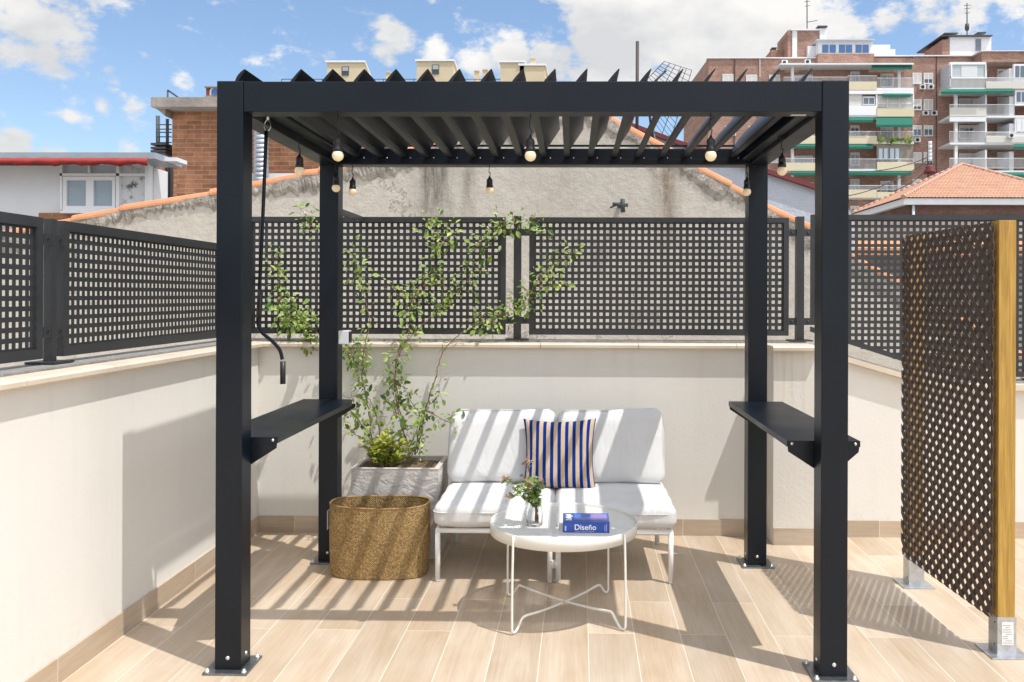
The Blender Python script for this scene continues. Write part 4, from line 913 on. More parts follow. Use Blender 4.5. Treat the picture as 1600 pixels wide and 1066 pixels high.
# ------------------------------------------------------------ stucco gable behind the fence
YG = 8.0
ga = thing('stucco_gable', (0, YG, -12), 'rough grey stucco gable wall with orange tile edge and dark water stains', 'gable wall')
topl = [(-420, 468), (0, 372), (115, 347), (190, 331), (335, 305), (500, 271), (545, 264), (789, 199), (915, 165), (952, 187), (1139, 293), (1170, 312), (1280, 368), (1329, 403), (1412, 452), (1700, 620)]
pts = [at(x, y, YG) for x, y in topl]
poly = [(p[0], p[2]) for p in pts] + [(pts[-1][0], -12), (pts[0][0], -12)]
def gprism(mb, poly, y0, y1): mb.prism(poly[::-1], 'y', y0, y1)
w = MB(); gprism(w, poly, YG, YG + .3); w.build('wall', 'stucco', ga)
tl = MB(); rub = MB(); rr = random.Random(4)
for i in range(len(pts) - 1):
    a, b = Vector((pts[i][0], 0, pts[i][2])), Vector((pts[i + 1][0], 0, pts[i + 1][2])); ln = (b - a).length; d = (b - a).normalized(); nn = Vector((-d.z, 0, d.x)); nn = nn if nn.z > 0 else -nn
    k = 0.; uphill = d if d.z > 0 else -d
    while k < ln:
        e = min(k + .85, ln); p, q = a + d * k, a + d * e
        lo, hi = (p, q) if d.z > 0 else (q, p)
        h0 = .052; ring = []
        for (pp, lift, rad) in ((lo, .022, .13), (hi + uphill * .06, .0, .115)):
            for s in range(9):
                an = math.pi * s / 8; ring.append(pp + nn * (lift + h0 * math.sin(an) ** .7 + .004) + Vector((0, YG + .135 - math.cos(an) * (rad + .035), 0)))
        vs = ring + [v - nn * .02 for v in ring]
        fs = [(s, s + 1, 9 + s + 1, 9 + s) for s in range(8)] + [(18 + s + 1, 18 + s, 27 + s, 27 + s + 1) for s in range(8)] + [(s + 1, s, 18 + s, 18 + s + 1) for s in range(8)] + [(9 + s, 9 + s + 1, 27 + s + 1, 27 + s) for s in range(8)] + [(0, 9, 27, 18), (8, 26, 35, 17)]
        tl.mesh(vs, fs); k += .85
    # crumbling mortar edge under the tiles: one broken-edged strip standing proud of the wall
    n_ = max(2, int(ln / .03)); up_, dn_ = [], []
    for q_ in range(n_ + 1):
        c = a + d * (ln * q_ / n_); dd_ = .075 + .05 * math.sin(q_ * .13 + i) + rr.uniform(0, .07); dd_ = max(.03, dd_)
        up_.append(c + nn * .004); dn_.append(c - nn * dd_)
    for q_ in range(n_):
        o1, o2 = Vector((0, YG - .002 - .016 * rr.random(), 0)), Vector((0, YG - .001, 0)); o1.x = 0
        m1, m2 = up_[q_].lerp(dn_[q_], .6) + Vector((0, YG - .022 + rr.uniform(-.006, .008), 0)), up_[q_ + 1].lerp(dn_[q_ + 1], .6) + Vector((0, YG - .022 + rr.uniform(-.006, .008), 0))
        rub.face([up_[q_] + Vector((0, YG - .02, 0)), up_[q_ + 1] + Vector((0, YG - .02, 0)), m2, m1]); rub.face([m1, m2, dn_[q_ + 1] + o2, dn_[q_] + o2])
tl.build('ridge_tiles', TERR, ga); rub.build('mortar_edge', mat('old_mortar', (.40, .36, .31), 1, var=.55, vscale=14, bump=1, bscale=22, bdist=.05, detail=10), ga)
# small lamp-like fitting on the stucco
fx = thing('wall_anchor', at(968, 322, YG), 'rusty dark metal fitting sticking out of the stucco gable', 'anchor'); c = at(968, 322, YG)
w = MB(); w.tube([c + Vector((0, 0, 0)), c + Vector((0, -.12, 0))], .022, 8); w.tube([c + Vector((-.07, -.12, .005)), c + Vector((.07, -.12, -.005))], .016, 8); w.tube([c + Vector((.02, -.12, .05)), c + Vector((.025, -.12, -.07))], .02, 8); w.tube([c + Vector((-.03, -.1, 0)), c + Vector((-.09, -.14, -.03))], .009, 6); w.build('fitting', mat('corroded', (.035, .05, .05), .6, var=.4, vscale=30), fx)
# bluish gable beyond, to the right
YW = 9.5
g2 = thing('bluish_gable', (3, YW, -12), 'pale bluish rendered gable with a dark red flashing behind the stucco gable', 'gable wall')
tp = [(800, 95), (935, 168), (985, 200), (1061, 228), (1197, 272), (1274, 297), (1322, 313), (1334, 350), (1342, 700)]
pt_ = [at(x, y, YW) for x, y in tp]; poly = [(p[0], p[2]) for p in pt_] + [(pt_[-1][0], -12), (pt_[0][0], -12)]
w = MB(); 
pt_[0] = at(900, 190, YW); pt_[1] = at(945, 187, YW)
poly = [(p[0], p[2]) for p in pt_] + [(pt_[-1][0], -12), (pt_[0][0], -12)]
gprism(w, poly, YW, YW + .3); w.build('wall', RENBL, g2)
w = MB()
for i in range(2, len(pt_) - 3):
    a, b = pt_[i], pt_[i + 1]; w.hexa([(a[0], YW - .06, a[2] + .0), (b[0], YW - .06, b[2]), (b[0], YW + .36, b[2]), (a[0], YW + .36, a[2]), (a[0], YW - .06, a[2] + .05), (b[0], YW - .06, b[2] + .05), (b[0], YW + .36, b[2] + .05), (a[0], YW + .36, a[2] + .05)])
w.build('flashing', MARO, g2)
# steel pole and grid aerial
pp = thing('steel_pole', at(995, 226, 8.6), 'tall thin dark steel pole rising behind the gable', 'pole')
w = MB(); w.tube([at(995, 260, 8.6), at(996, 65, 8.6)], .017, 10); w.build('shaft', mat('weathered_steel', (.06, .05, .045), .7, var=.3), pp)
ae = thing('grid_aerial', at(1040, 240, 8.9), 'tilted wire grid aerial beside the steel pole', 'aerial')
A, B, C_, D_ = at(1038, 96, 8.6), at(1081, 110, 8.7), at(1046, 224, 9.1), at(990, 146, 9.0); w = MB()
for i in range(15): s = i / 14; w.tube([A.lerp(D_, s), B.lerp(C_, s)], .0028, 5)
for i in range(6): s = i / 5; w.tube([A.lerp(B, s), D_.lerp(C_, s)], .0035, 5)
w.build('wire_grid', GREYD, ae)
w = MB(); w.tube([at(1041, 110, 8.7), at(1010, 140, 8.75), at(1020, 222, 9)], .012, 8); w.tube([at(1020, 200, 9), at(1030, 262, 9)], .014, 8); w.build('support_arm', GREYD, ae)

# ------------------------------------------------------------ left background
YA = 11.0
hb = thing('rooftop_annex', at(110, 340, YA), 'white rooftop annex with a window and mouldy panel under a red canvas strip', 'building')
w = MB(); w.pbox(-200, 259, 93, 345, YA + .05, 3); w.pbox(93, 321, 226, 345, YA + .05, 3); w.build('wall', WHT, hb)
w = MB(); a = at(-200, 238, YA - .35); b = at(242, 248, YA - .35); w.box(a[0], b[0], YA - .35, YA + .4, b[2], a[2]); w.build('roof', mat('zinc_fascia', (.30, .34, .38), .5, var=.1), hb)
w = MB(); a, b = at(-200, 247.5, YA - .36), at(232, 258.5, YA - .36); n = 60
vs = []
for i in range(n + 1):
    x = a[0] + (b[0] - a[0]) * i / n
    for z, yo in ((a[2], 0), ((a[2] + b[2]) / 2, -.05), (b[2] + .010 * math.sin(i * .9) + .006 * math.sin(i * 2.3), -.02)): vs.append((x, YA - .37 + yo + .015 * math.sin(i * 1.3), z))
w.mesh(vs, [(i * 3 + j, i * 3 + 3 + j, i * 3 + 4 + j, i * 3 + 1 + j) for i in range(n) for j in (0, 1)], True); w.build('canvas_strip', RED, hb, thick=.01)
w = MB()
for r in ((93, 258, 97, 328), (181, 258, 186, 332), (226, 258, 233, 328), (93, 271, 226, 275), (137, 258, 140, 272)): w.pbox(*r, YA - .04, .10)
w.build('frame', PVC, hb)
w = MB(); w.pbox(97, 258, 181, 271, YA + .02, .04); w.build('top_panel', GREYP, hb)
w = MB(); w.pbox(186, 258, 226, 270.5, YA + .02, .04); w.pbox(186, 275.5, 226, 330, YA + .02, .04); w.build('mouldy_panel', 'mouldy_panel', hb)
wn = MB(); 
for r in ((98, 276, 180, 282), (98, 322, 180, 330), (98, 282, 104, 322), (134, 282, 146, 322), (175, 282, 180, 322)): wn.pbox(*r, YA - .03, .08)
wf = wn.build('window', PVC, hb)
w = MB(); w.pbox(104, 282, 134, 322, YA + .0, .02); w.pbox(146, 282, 175, 322, YA + .0, .02); w.build('pane', mat('frosted_pane', (.33, .40, .45), .25, var=.06), wf)
w = MB(); w.pbox(93, 330, 186, 333, YA - .12, .15); w.build('sill', PVC, hb)
w = MB(); w.pbox(60, 333, 240, 420, YA + .02, .3); w.build('brick_plinth', 'brick_near', hb)
w = MB(); w.pbox(233, 262, 240, 330, YA + .3, .4); w.pbox(242, 246, 276, 252, YA - .1, .3); w.build('side_trim', WHT, hb)
w = MB(); w.pbox(239, 252, 250, 330, YA + .6, .5); w.build('brick_pier', 'brick_near', hb)
w = MB()
for i in range(4): w.pbox(250 + i * 5, 255, 253.5 + i * 5, 310, YA + .75, .05)
w.build('shutter_slats', GREYD, hb)
YT = 13.0
bt = thing('brick_tower', at(400, 420, YT), 'square brown brick tower with an overhanging concrete roof slab', 'building')
w = MB(); w.pbox(268, 166, 532, 480, YT, 3); w.build('wall', 'brick_near', bt)
a, b = at(238, 168, YT - .3), at(533, 153, YT - .3); c = at(268, 186, YT)
w = MB(); w.prism([(a[0], a[2]), (b[0], a[2]), (b[0], b[2]), (a[0], b[2])], 'y', YT - .35, YT + 3.3); w.prism([(a[0] + .02, a[2] - .001), (c[0] - .001, c[2]), (c[0] - .001, a[2] - .001)], 'y', YT - .2, YT + 3); sl_ = w.build('roof_slab', CONC, bt)
w = MB()
for x in (262, 276, 289, 300, 313): w.tube([at(x, 168, YT - .2), at(x, 154 if x > 262 else 141, YT - .2)], .012, 6)
w.tube([at(262, 141, YT - .2), at(290, 160, YT - .2)], .014, 6); w.tube([at(280, 153.5, YT - .2), at(341, 153.5, YT - .2)], .012, 6); w.build('railing', GREYD, bt)
w = MB()
for x in (245, 248.5, 260.5, 262.5): w.tube([at(x, 246, YT + .3), at(x, 181 if x < 250 else 186, YT + .3)], .014, 6)
for y in (195, 202, 207, 214, 223): w.tube([at(245, y, YT + .3), at(268, y, YT + .3)], .009, 6)
for y in (228, 234, 239, 243): w.box(at(245, y, YT + .3)[0], at(268, y, YT + .3)[0], YT + .1, YT + .5, at(245, y, YT + .3)[2] - .02, at(245, y, YT + .3)[2] + .012)
tag(w.build('fire_escape', GREYD, None, at(255, 246, YT + .3)), 'narrow dark metal ladder stage beside the brick tower', 'ladder')
fp = thing('flue_pipe', at(408, 270, 12.3), 'ribbed silver flue pipe in front of the brick tower', 'pipe')
w = MB(); c = at(408, 270, 12.3); r_ = .105; prof = [(.0001, at(408, 196, 12.3)[2] - c[2])]
hh = at(408, 206, 12.3)[2] - c[2]
prof = [(.03, hh + .13), (.08, hh + .06)]
k = hh
while k > -.1: prof += [(r_, k), (r_, k - .05), (r_ - .006, k - .056), (r_ - .006, k - .062)]; k -= .066
w.lathe(prof, c, 24); w.build('pipe', 'flue_steel', fp)
w = MB(); w.pbox(393, 271, 470, 300, 12.5, .3); tag(w.build('white_kerb', WHT, None, at(430, 300, 12.5)), 'low white upstand at the foot of the flue pipe', 'kerb')
rh = thing('attic_house', at(335, 200, 40), 'tiny red attic house with a round topped window on the skyline', 'building')
w = MB(); w.pbox(321, 136, 420, 400, 40, 6); w.build('wall', mat('red_render', (.34, .10, .06), .9, var=.1), rh)
w = MB(); w.pbox(319, 134.5, 425, 136.5, 39.8, 6.5); w.pbox(320, 149.5, 425, 152, 39.8, 1); w.build('roof', CONC, rh)
w = MB(); c = at(337, 146, 39.95); w.prism([(c[0] + .26 * math.cos(a), c[2] + .26 * math.sin(a) + .05) for a in [math.pi * i / 10 for i in range(11)]] + [(c[0] - .26, c[2] - .1), (c[0] + .26, c[2] - .1)], 'y', 39.9, 39.99); wf = w.build('window', PVC, rh)
w = MB(); w.prism([(c[0] + .17 * math.cos(a), c[2] + .17 * math.sin(a) + .05) for a in [math.pi * i / 10 for i in range(11)]] + [(c[0] - .17, c[2] - .08), (c[0] + .17, c[2] - .08)], 'y', 39.86, 39.89); w.build('pane', GLBLU, wf)

# ------------------------------------------------------------ yellow block behind the pergola
YY = 110
yb_ = thing('yellow_building', at(690, 400, YY), 'pale yellow block with three rooftop huts showing above the louvres', 'building')
w = MB(); w.pbox(440, 127, 870, 700, YY, 14); w.build('wall', YEL, yb_)
def hut(x0, x1, xs, y0, win):
    w = MB(); a, b, s = at(x0, 132, YY - 1), at(x1, y0 + 2, YY - 1), at(xs, 115, YY + 6)
    w.mesh([(a[0], YY - 1, a[2]), (b[0], YY - 1, a[2]), (s[0], YY + 6, a[2]), (a[0], YY + 6, a[2]), (a[0], YY - 1, b[2]), (b[0], YY - 1, b[2]), (s[0], YY + 6, b[2]), (a[0], YY + 6, b[2])], [(3, 2, 1, 0), (4, 5, 6, 7), (0, 1, 5, 4), (1, 2, 6, 5), (2, 3, 7, 6), (3, 0, 4, 7)])
    h = w.build('roof_hut', YEL, yb_)
    e = .18; w = MB(); w.mesh([(a[0] - e, YY - 1 - e, b[2] + .002), (b[0] + e, YY - 1 - e, b[2] + .002), (s[0] + e, YY + 6 + e, b[2] + .002), (a[0] - e, YY + 6 + e, b[2] + .002), (a[0] - e, YY - 1 - e, b[2] + .24), (b[0] + e, YY - 1 - e, b[2] + .24), (s[0] + e, YY + 6 + e, b[2] + .24), (a[0] - e, YY + 6 + e, b[2] + .24)], [(3, 2, 1, 0), (4, 5, 6, 7), (0, 1, 5, 4), (1, 2, 6, 5), (2, 3, 7, 6), (3, 0, 4, 7)]); w.build('hut_roof', WHT, h)
    if win:
        w = MB(); w.pbox(*win, YY - 1.08, .06); f_ = w.build('window', mat('window_dark', (.06, .07, .08), .2), h)
        w = MB(); w.pbox(win[0] + 1, win[1] + 1, win[2] - 1, (win[1] + win[3]) / 2, YY - 1.14, .04); w.build('blind', mat('blind_grey', (.35, .38, .38), .6), f_)
hut(511, 569, 577, 96, (534, 104, 545, 118)); hut(651, 708, 716, 94, (675, 101, 686, 116)); hut(782, 819, 824, 96, None); hut(812, 851, 856, 101, None)
for i, (x0, x1, y0) in enumerate(((603, 609, 112), (741, 748, 110), (754, 761, 108), (828, 836, 90))):
    w = MB(); w.pbox(x0, y0, x1, 128, YY + 1.2, .5); w.pbox(x0 - .6, y0 - .1, x1 + .6, y0 + 1.5, YY + 1.1, .7); w.build('chimney', YEL, yb_)
w = MB(); w.tube([at(440, 124, YY - .5), at(870, 124, YY - .5)], .05, 5)
for i in range(28): w.tube([at(440 + i * 15.9, 129, YY - .5), at(440 + i * 15.9, 124, YY - .5)], .04, 4)
w.build('railing', GREYD, yb_)

# ------------------------------------------------------------ brick apartment block
YQ = 96.
S_ = YQ / F                                         # metres per photo pixel at the facade
ap = thing('apartment_block', at(1350, 460, YQ), 'large brick apartment block with stacked balconies and green awnings', 'building')
def bx(name, m, parent, *rects):
    if name in SPLIT:
        for r in rects: o = MB().pbox(*r).build(name, m, parent)
        return o
    w = MB()
    for r in rects: w.pbox(*r)
    return w.build(name, m, parent)
SPLIT = {'parapet_band', 'partition', 'column', 'cream_front', 'white_blind', 'chimney_cap', 'roof_room', 'pane', 'drainpipe', 'corner_strip', 'shutter', 'parapet_coping'}
# main walls (left part with receding side, recessed middle, right wing)
a, b, s = at(1107, 91, YQ), at(1285, 86, YQ), at(1088, 122, YQ + 9)
w = MB(); w.mesh([(a[0], YQ, -12), (b[0] + 14, YQ, -12), (b[0] + 14, YQ + 16, -12), (s[0] - .6, YQ + 16, -12), (a[0], YQ, a[2]), (b[0] + 14, YQ, a[2]), (b[0] + 14, YQ + 16, a[2]), (s[0] - .6, YQ + 16, a[2])], [(4, 5, 6, 7), (0, 1, 5, 4), (1, 2, 6, 5), (2, 3, 7, 6), (3, 0, 4, 7)]); w.build('wall', 'brick_far', ap)
bx('wall', 'brick_far', ap, (1425, 87.5, 1700, 600, YQ + .06, 15)); bx('parapet_band', 'brick_far', ap, (1278, 84, 1366, 98, YQ - .8, 6), (1534, 80, 1700, 97, YQ - 2.0, 6))
bx('parapet_coping', WHT, ap, (1105, 89.5, 1280, 91.2, YQ - .2, 1), (1366, 86, 1536, 87.8, YQ - .2, 1), (1532, 78.7, 1700, 80, YQ - 2.2, 2))
# rooftop structures
tw = bx('lift_tower', 'brick_far', ap, (1231, 47, 1290, 92, YQ + 1, 5)); bx('corner_strip', WHT, tw, (1238, 47, 1245.5, 92, YQ + .9, .6), (1281, 44, 1291, 70, YQ + .8, 1.2), (1236, 45, 1284, 47, YQ + .7, 5))
bx('chimney_cap', GREYD, tw, (1278, 40, 1293, 42.5, YQ + .6, 1.6))
ph = bx('penthouse', WHT, ap, (1279, 63, 1364, 84.5, YQ - .6, 5)); bx('penthouse_roof', GREYP, ph, (1276, 61, 1367, 63, YQ - 1, 6))
for x in (1285, 1296.5, 1311, 1322, 1337, 1348): bx('window', GLBLU, ph, (x, 70, x + 9.5, 82, YQ - .66, .05))
bx('roof_room', WHT, ap, (1364, 70, 1391, 87, YQ + 2, 4), (1391, 77, 1399, 87, YQ + 2, 3)); bx('roof_room', WHT, ap, (1262, 72, 1278.5, 89, YQ + .5, 3)); bx('ledge', 'brick_far', ap, (1205, 78, 1240, 91, YQ + 3, 3))
bx('chimney_cap', GREYD, ap, (1206, 74, 1214, 76, YQ + 3, 1))
rt = bx('lift_tower', WHT, ap, (1484, 56, 1549, 86, YQ + 2, 6)); bx('brick_face', 'brick_far', rt, (1472.5, 62, 1483.8, 86, YQ + 2, 5)); bx('tower_roof', GREYD, rt, (1471, 54.6, 1551, 56.4, YQ + 1.6, 7))
bx('chimney_cap', GREYD, rt, (1476, 51, 1497, 53, YQ + 2, 1.5), (1528, 50, 1541, 52, YQ + 2, 1.5)); bx('window', GLB, rt, (1525, 61, 1533, 79, YQ + 1.9, .08))
for (x, y0, y1) in ((1261, -6, 45), (1511, 5, 55)):
    w = MB(); w.tube([at(x, y1, YQ + 3), at(x, y0, YQ + 3)], .06, 6)
    for k, yy in enumerate((y0 + 4, y0 + 9, y0 + 16)): w.tube([at(x - 5 + k, yy, YQ + 3), at(x + 6 - k, yy - 1, YQ + 3)], .035, 5)
    if x > 1500: w.lathe([(.0001, 1.0), (.2, .8), (.25, .4), (.2, .1), (.05, 0)], at(x, 49, YQ + 3), 10)
    else: w.tube([at(x, 35, YQ + 3), at(x + 16, 32, YQ + 3)], .04, 5)
    w.build('aerial_mast', GREYD, ap)
bx('drainpipe', GREYD, ap, (1462.6, 88, 1464, 330, YQ - .1, .15)); bx('drainpipe', GREYD, ap, (1147, 92, 1148.6, 330, YQ - .15, .15)); bx('drainpipe', WHT, ap, (1187, 91, 1188, 120, YQ - .15, .15))
def win(x0, y0, x1, y1, Y=YQ, shut=0., m=GLB):
    f = bx('window', PVC, ap, (x0, y0, x1, y0 + 1.2, Y - .07, .12), (x0, y1 - 1.2, x1, y1, Y - .1, .15), (x0, y0 + 1.2, x0 + 1, y1 - 1.2, Y - .07, .12), (x1 - 1, y0 + 1.2, x1, y1 - 1.2, Y - .07, .12), ((x0 + x1) / 2 - .4, y0 + 1.2, (x0 + x1) / 2 + .4, y1 - 1.2, Y - .07, .12))
    ys = y0 + 1.2 + (y1 - y0 - 2.4) * shut
    if shut > 0: bx('shutter', SHUT, f, (x0 + 1, y0 + 1.2, x1 - 1, ys, Y - .05, .04))
    if shut < 1: bx('pane', m, f, (x0 + 1, ys, x1 - 1, y1 - 1.2, Y - .02, .03))
# middle strip of windows, with their air conditioners
rr = random.Random(8)
for k, (y0, s1, s2) in enumerate(((114, 1, .6), (155, .7, 1), (196, .35, .35), (238, 1, .9), (280, .5, .8))):
    win(1426, y0, 1440, y0 + 17, YQ, s1); win(1443.5, y0, 1458, y0 + 17, YQ, s2)
def acu(x0, y0, w_=9, h_=7, Y=YQ):
    o = bx('air_conditioner', WHT, ap, (x0, y0, x0 + w_, y0 + h_, Y - .45, .44)); c = at(x0 + w_ * .42, y0 + h_ / 2, Y - .46); w = MB(); w.lathe([(.0001, 0), (.19, 0), (.19, -.01), (.0001, -.01)], c, 14, 'y'); w.build('fan', DARKW, o)
for q_ in ((1438, 132), (1451, 132), (1443, 173), (1456, 173), (1430, 215), (1222, 94), (1258, 93)): acu(*q_)
for (x, y) in ((1129, 116), (1166, 117), (1202, 117), (1074, 197), (1133, 197), (1170, 197), (1205, 197), (1170, 240), (1205, 240)):
    if x > 1100: win(x, y, x + 17, y + 15, YQ, rr.choice((1, .9, .4)))
# bays of balconies
def rail(x0, x1, y0, y1, Y, m=PVC):
    w = MB(); w.pbox(x0, y0, x1, y0 + .9, Y, .06); w.pbox(x0, y1 - .5, x1, y1, Y, .05); n = max(2, int((x1 - x0) / 1.75))
    for i in range(n + 1): x = x0 + (x1 - x0) * i / n; w.pbox(x - .22, y0 + .9, x + .22, y1 - .5, Y + .01, .03)
    return w.build('railing', m, ap)
YBF = YQ - 1.9
FL = [141, 182.5, 225, 267.5, 309, 351]
bx('canopy', WHT, ap, (1219, 98.5, 1428, 101.2, YBF - .5, 2.3)); bx('column', PVC, ap, (1236.5, 101.3, 1240.5, 132, YBF + .3, .3), (1403, 104, 1407.5, 139, YBF + .3, .3))
for k, yb in enumerate(FL):
    bx('balcony_slab', WHT, ap, (1225, yb - 3, 1428, yb, YBF, 1.88))
    # recess wall windows and doors
    yt = yb - 36 if k else 104
    if k not in (1,):
        win(1329, yb - 29, 1343, yb - 9, YQ, rr.choice((.2, .5))); win(1376, yb - 26, 1396, yb - 5, YQ, .2)
    win(1241, yb - 24, 1270, yb - 8, YQ, .15)
    if k: bx('column', PVC, ap, (1403, yb - 37, 1407.5, yb - 3.1, YBF + .3, .3), (1236.5, yb - 37, 1240.5, yb - 3.1, YBF + .3, .3))
bx('cream_front', CREAM, ap, (1325, 128, 1370, 140.8, YBF - .12, .1), (1370.5, 169, 1428.5, 182.3, YBF - .12, .1), (1325, 213, 1370, 224.8, YBF - .12, .1), (1370.5, 254, 1428.5, 267, YBF - .12, .1), (1225, 255, 1325, 267, YBF - .12, .1), (1325, 297, 1370, 309, YBF - .12, .1), (1370.5, 300, 1428, 309, YBF - .12, .1), (1225, 213, 1325, 224.8, YBF - .12, .1))
rail(1325, 1370, 118, 128, YBF); rail(1370, 1428, 121.5, 138, YBF); rail(1370, 1428, 161.5, 169, YBF); rail(1325, 1370, 205, 213, YBF); rail(1370, 1428, 205, 222, YBF); rail(1325, 1370, 248, 264.5, YBF); rail(1370, 1428, 248, 254, YBF); rail(1325, 1428, 289.5, 297, YBF); rail(1225, 1325, 205, 213, YBF); rail(1225, 1325, 247, 255, YBF); rail(1225, 1325, 120, 138, YBF); rail(1225, 1325, 290, 306, YBF)
enc = bx('glazed_balcony', PVC, ap, (1325, 141.2, 1428, 147, YBF - .1, 1.2), (1368.5, 147, 1371, 179, YBF, .2), (1386.5, 147, 1388, 169, YBF, .2), (1405, 147, 1406.5, 169, YBF, .2), (1426, 147, 1428.4, 179, YBF, 1.8), (1325, 165, 1370, 180, YBF - .05, .1)); bx('shutter', SHUT, enc, (1325, 147, 1347, 165, YBF + .1, .05), (1371, 149, 1386.3, 167, YBF + .1, .05), (1388.2, 149, 1404.8, 169, YBF + .1, .05), (1406.7, 149, 1426, 169, YBF + .1, .05)); win(1348, 151, 1367, 164, YBF + .1, .1)
en2 = bx('glazed_balcony', mat('taupe_panel', (.27, .23, .19), .8), ap, (1370, 226, 1427, 248, YBF + .15, .1)); 
for x in (1373, 1381, 1391, 1399): bx('pane', mat('sky_pane', (.45, .55, .65), .1, spec=.9), en2, (x, 232, x + 6, 249, YBF + .08, .05))
def awning(x0, x1, y0, y1, Y, drop=1.0):
    a, b, c, d = at(x0, y0, Y), at(x1, y0, Y), at(x1, y1, Y - drop), at(x0, y1, Y - drop); w = MB(); w.hexa([d, c, b, a, d + Vector((0, 0, .06)), c + Vector((0, 0, .06)), b + Vector((0, 0, .06)), a + Vector((0, 0, .06))])
    e = .2; w.hexa([d + Vector((0, -.02, -e)), c + Vector((0, -.02, -e)), c + Vector((0, .02, -e)), d + Vector((0, .02, -e)), d + Vector((0, -.02, 0)), c + Vector((0, -.02, 0)), c + Vector((0, .02, 0)), d + Vector((0, .02, 0))]); return w.build('awning', GREEN, ap)
awning(1362, 1425, 101, 106, YBF + .2, .6); awning(1379, 1423, 147, 149, YBF - .1, .3); awning(1369, 1426, 183.5, 196, YBF, .9); awning(1327, 1364, 184, 188.5, YBF, .5); awning(1327, 1364, 226, 230, YBF, .5); awning(1325, 1424, 268, 271, YBF, .4); awning(1236, 1325, 226, 229, YBF, .4); awning(1236, 1325, 268, 271, YBF, .4)
w = MB(); rr2 = random.Random(6)
for i in range(60): c = at(rr2.uniform(1372, 1426), rr2.uniform(217, 222), YBF - .1); leaf(w, c, rv(rr2), rv(rr2).normalized(), .5, .3, rr2.random())
w.build('balcony_plants', 'jasmine_leaf', ap, fix=False)
# right bay
YR = YQ - 3.2
FR = [140, 184, 226, 270, 312]
for k, yb in enumerate(FR):
    w = MB(); a, b, c = at(1484, yb - 3.5, YR), at(1484, yb, YR), at(1466, yb - 1, YQ); e = at(1700, yb, YR)
    w.prism([(c[0], YQ), (b[0], YR), (e[0], YR), (e[0], YQ)], 'z', b[2], a[2]); w.build('balcony_slab', WHT, ap)
    bx('column', PVC, ap, (1492, yb + 1, 1496.5, yb + 38, YR + .2, .3)); bx('partition', WHT, ap, (1539.5, yb - 36, 1542, yb - 3.6, YR + .1, 2.8), (1577, yb - 33, 1584, yb - 3.6, YR + .3, 2.7))
    win(1499, yb - 30, 1530, yb - 9, YQ, (.2, 1, .2, .7, .5)[k]); win(1559, yb - 32, 1577, yb - 8, YQ, (.1, 1, .5, .3, .3)[k])
gb = bx('glazed_balcony', PVC, ap, (1484, 97, 1541, 101, YR, .4), (1484, 101, 1488, 121, YR, .2), (1539.5, 101, 1541.5, 121, YR, .2), (1484, 120.5, 1541, 122, YR, .2)); bx('pane', mat('pale_pane', (.45, .50, .50), .12, spec=.9), gb, (1488, 101, 1539.5, 120.5, YR + .1, .05)); bx('curtain', mat('curtain_white', (.66, .68, .68), .8), gb, (1502, 103, 1527, 120, YR + .06, .03))
w = MB(); a, b, c, d = at(1484, 101, YR), at(1484, 138, YR), at(1469, 138, YQ), at(1469, 107, YQ); w.mesh([a, b, c, d, a + Vector((.1, 0, 0)), b + Vector((.1, 0, 0)), c + Vector((.1, 0, 0)), d + Vector((.1, 0, 0))], [(0, 1, 2, 3), (7, 6, 5, 4), (0, 4, 5, 1), (1, 5, 6, 2), (2, 6, 7, 3), (3, 7, 4, 0)]); w.build('side_screen', GREYP, gb)
bx('balcony_front', mat('perforated_grey', (.42, .40, .38), .8), ap, (1484, 123, 1541, 138, YR + .06, .05)); rail(1484, 1541, 122, 137, YR)
bx('cream_front', mat('offwhite_panel', (.62, .60, .54), .8), ap, (1541, 128, 1700, 138.5, YR - .1, .1), (1484, 169, 1541, 182, YR - .1, .1), (1541, 213, 1700, 223, YR - .1, .1)); rail(1541, 1700, 121, 128, YR); rail(1484, 1541, 163, 169, YR); rail(1541, 1585, 163, 179, YR); rail(1484, 1541, 205, 221, YR); rail(1541, 1700, 206, 213, YR); rail(1484, 1700, 247, 263, YR); rail(1484, 1700, 289, 306, YR)
bx('white_blind', WHT, ap, (1484, 183, 1541, 190, YR - .3, .1), (1541, 103.5, 1542, 110, YR, .1)); 
for r in ((1584, 100, 1700, 127), (1586, 141, 1700, 165), (1586, 184, 1700, 213)): 
    o = bx('glazed_balcony', PVC, ap, (r[0], r[1], r[2], r[3], YR + .05, .3)); bx('pane', GLB if r[1] != 184 else WHT, o, (r[0] + 3, r[1] + 3, r[0] + 9, r[3] - 6, YR, .04), (r[0] + 11, r[1] + 3, r[0] + 18, r[3] - 6, YR, .04))
awning(1470, 1540, 140, 144, YR, .6); awning(1541, 1584, 140, 143, YR, .5); awning(1584, 1700, 226, 230, YR, .5); awning(1541, 1600, 270, 274, YR, .5)
acu(1577, 208, 9, 7, YR - .1)

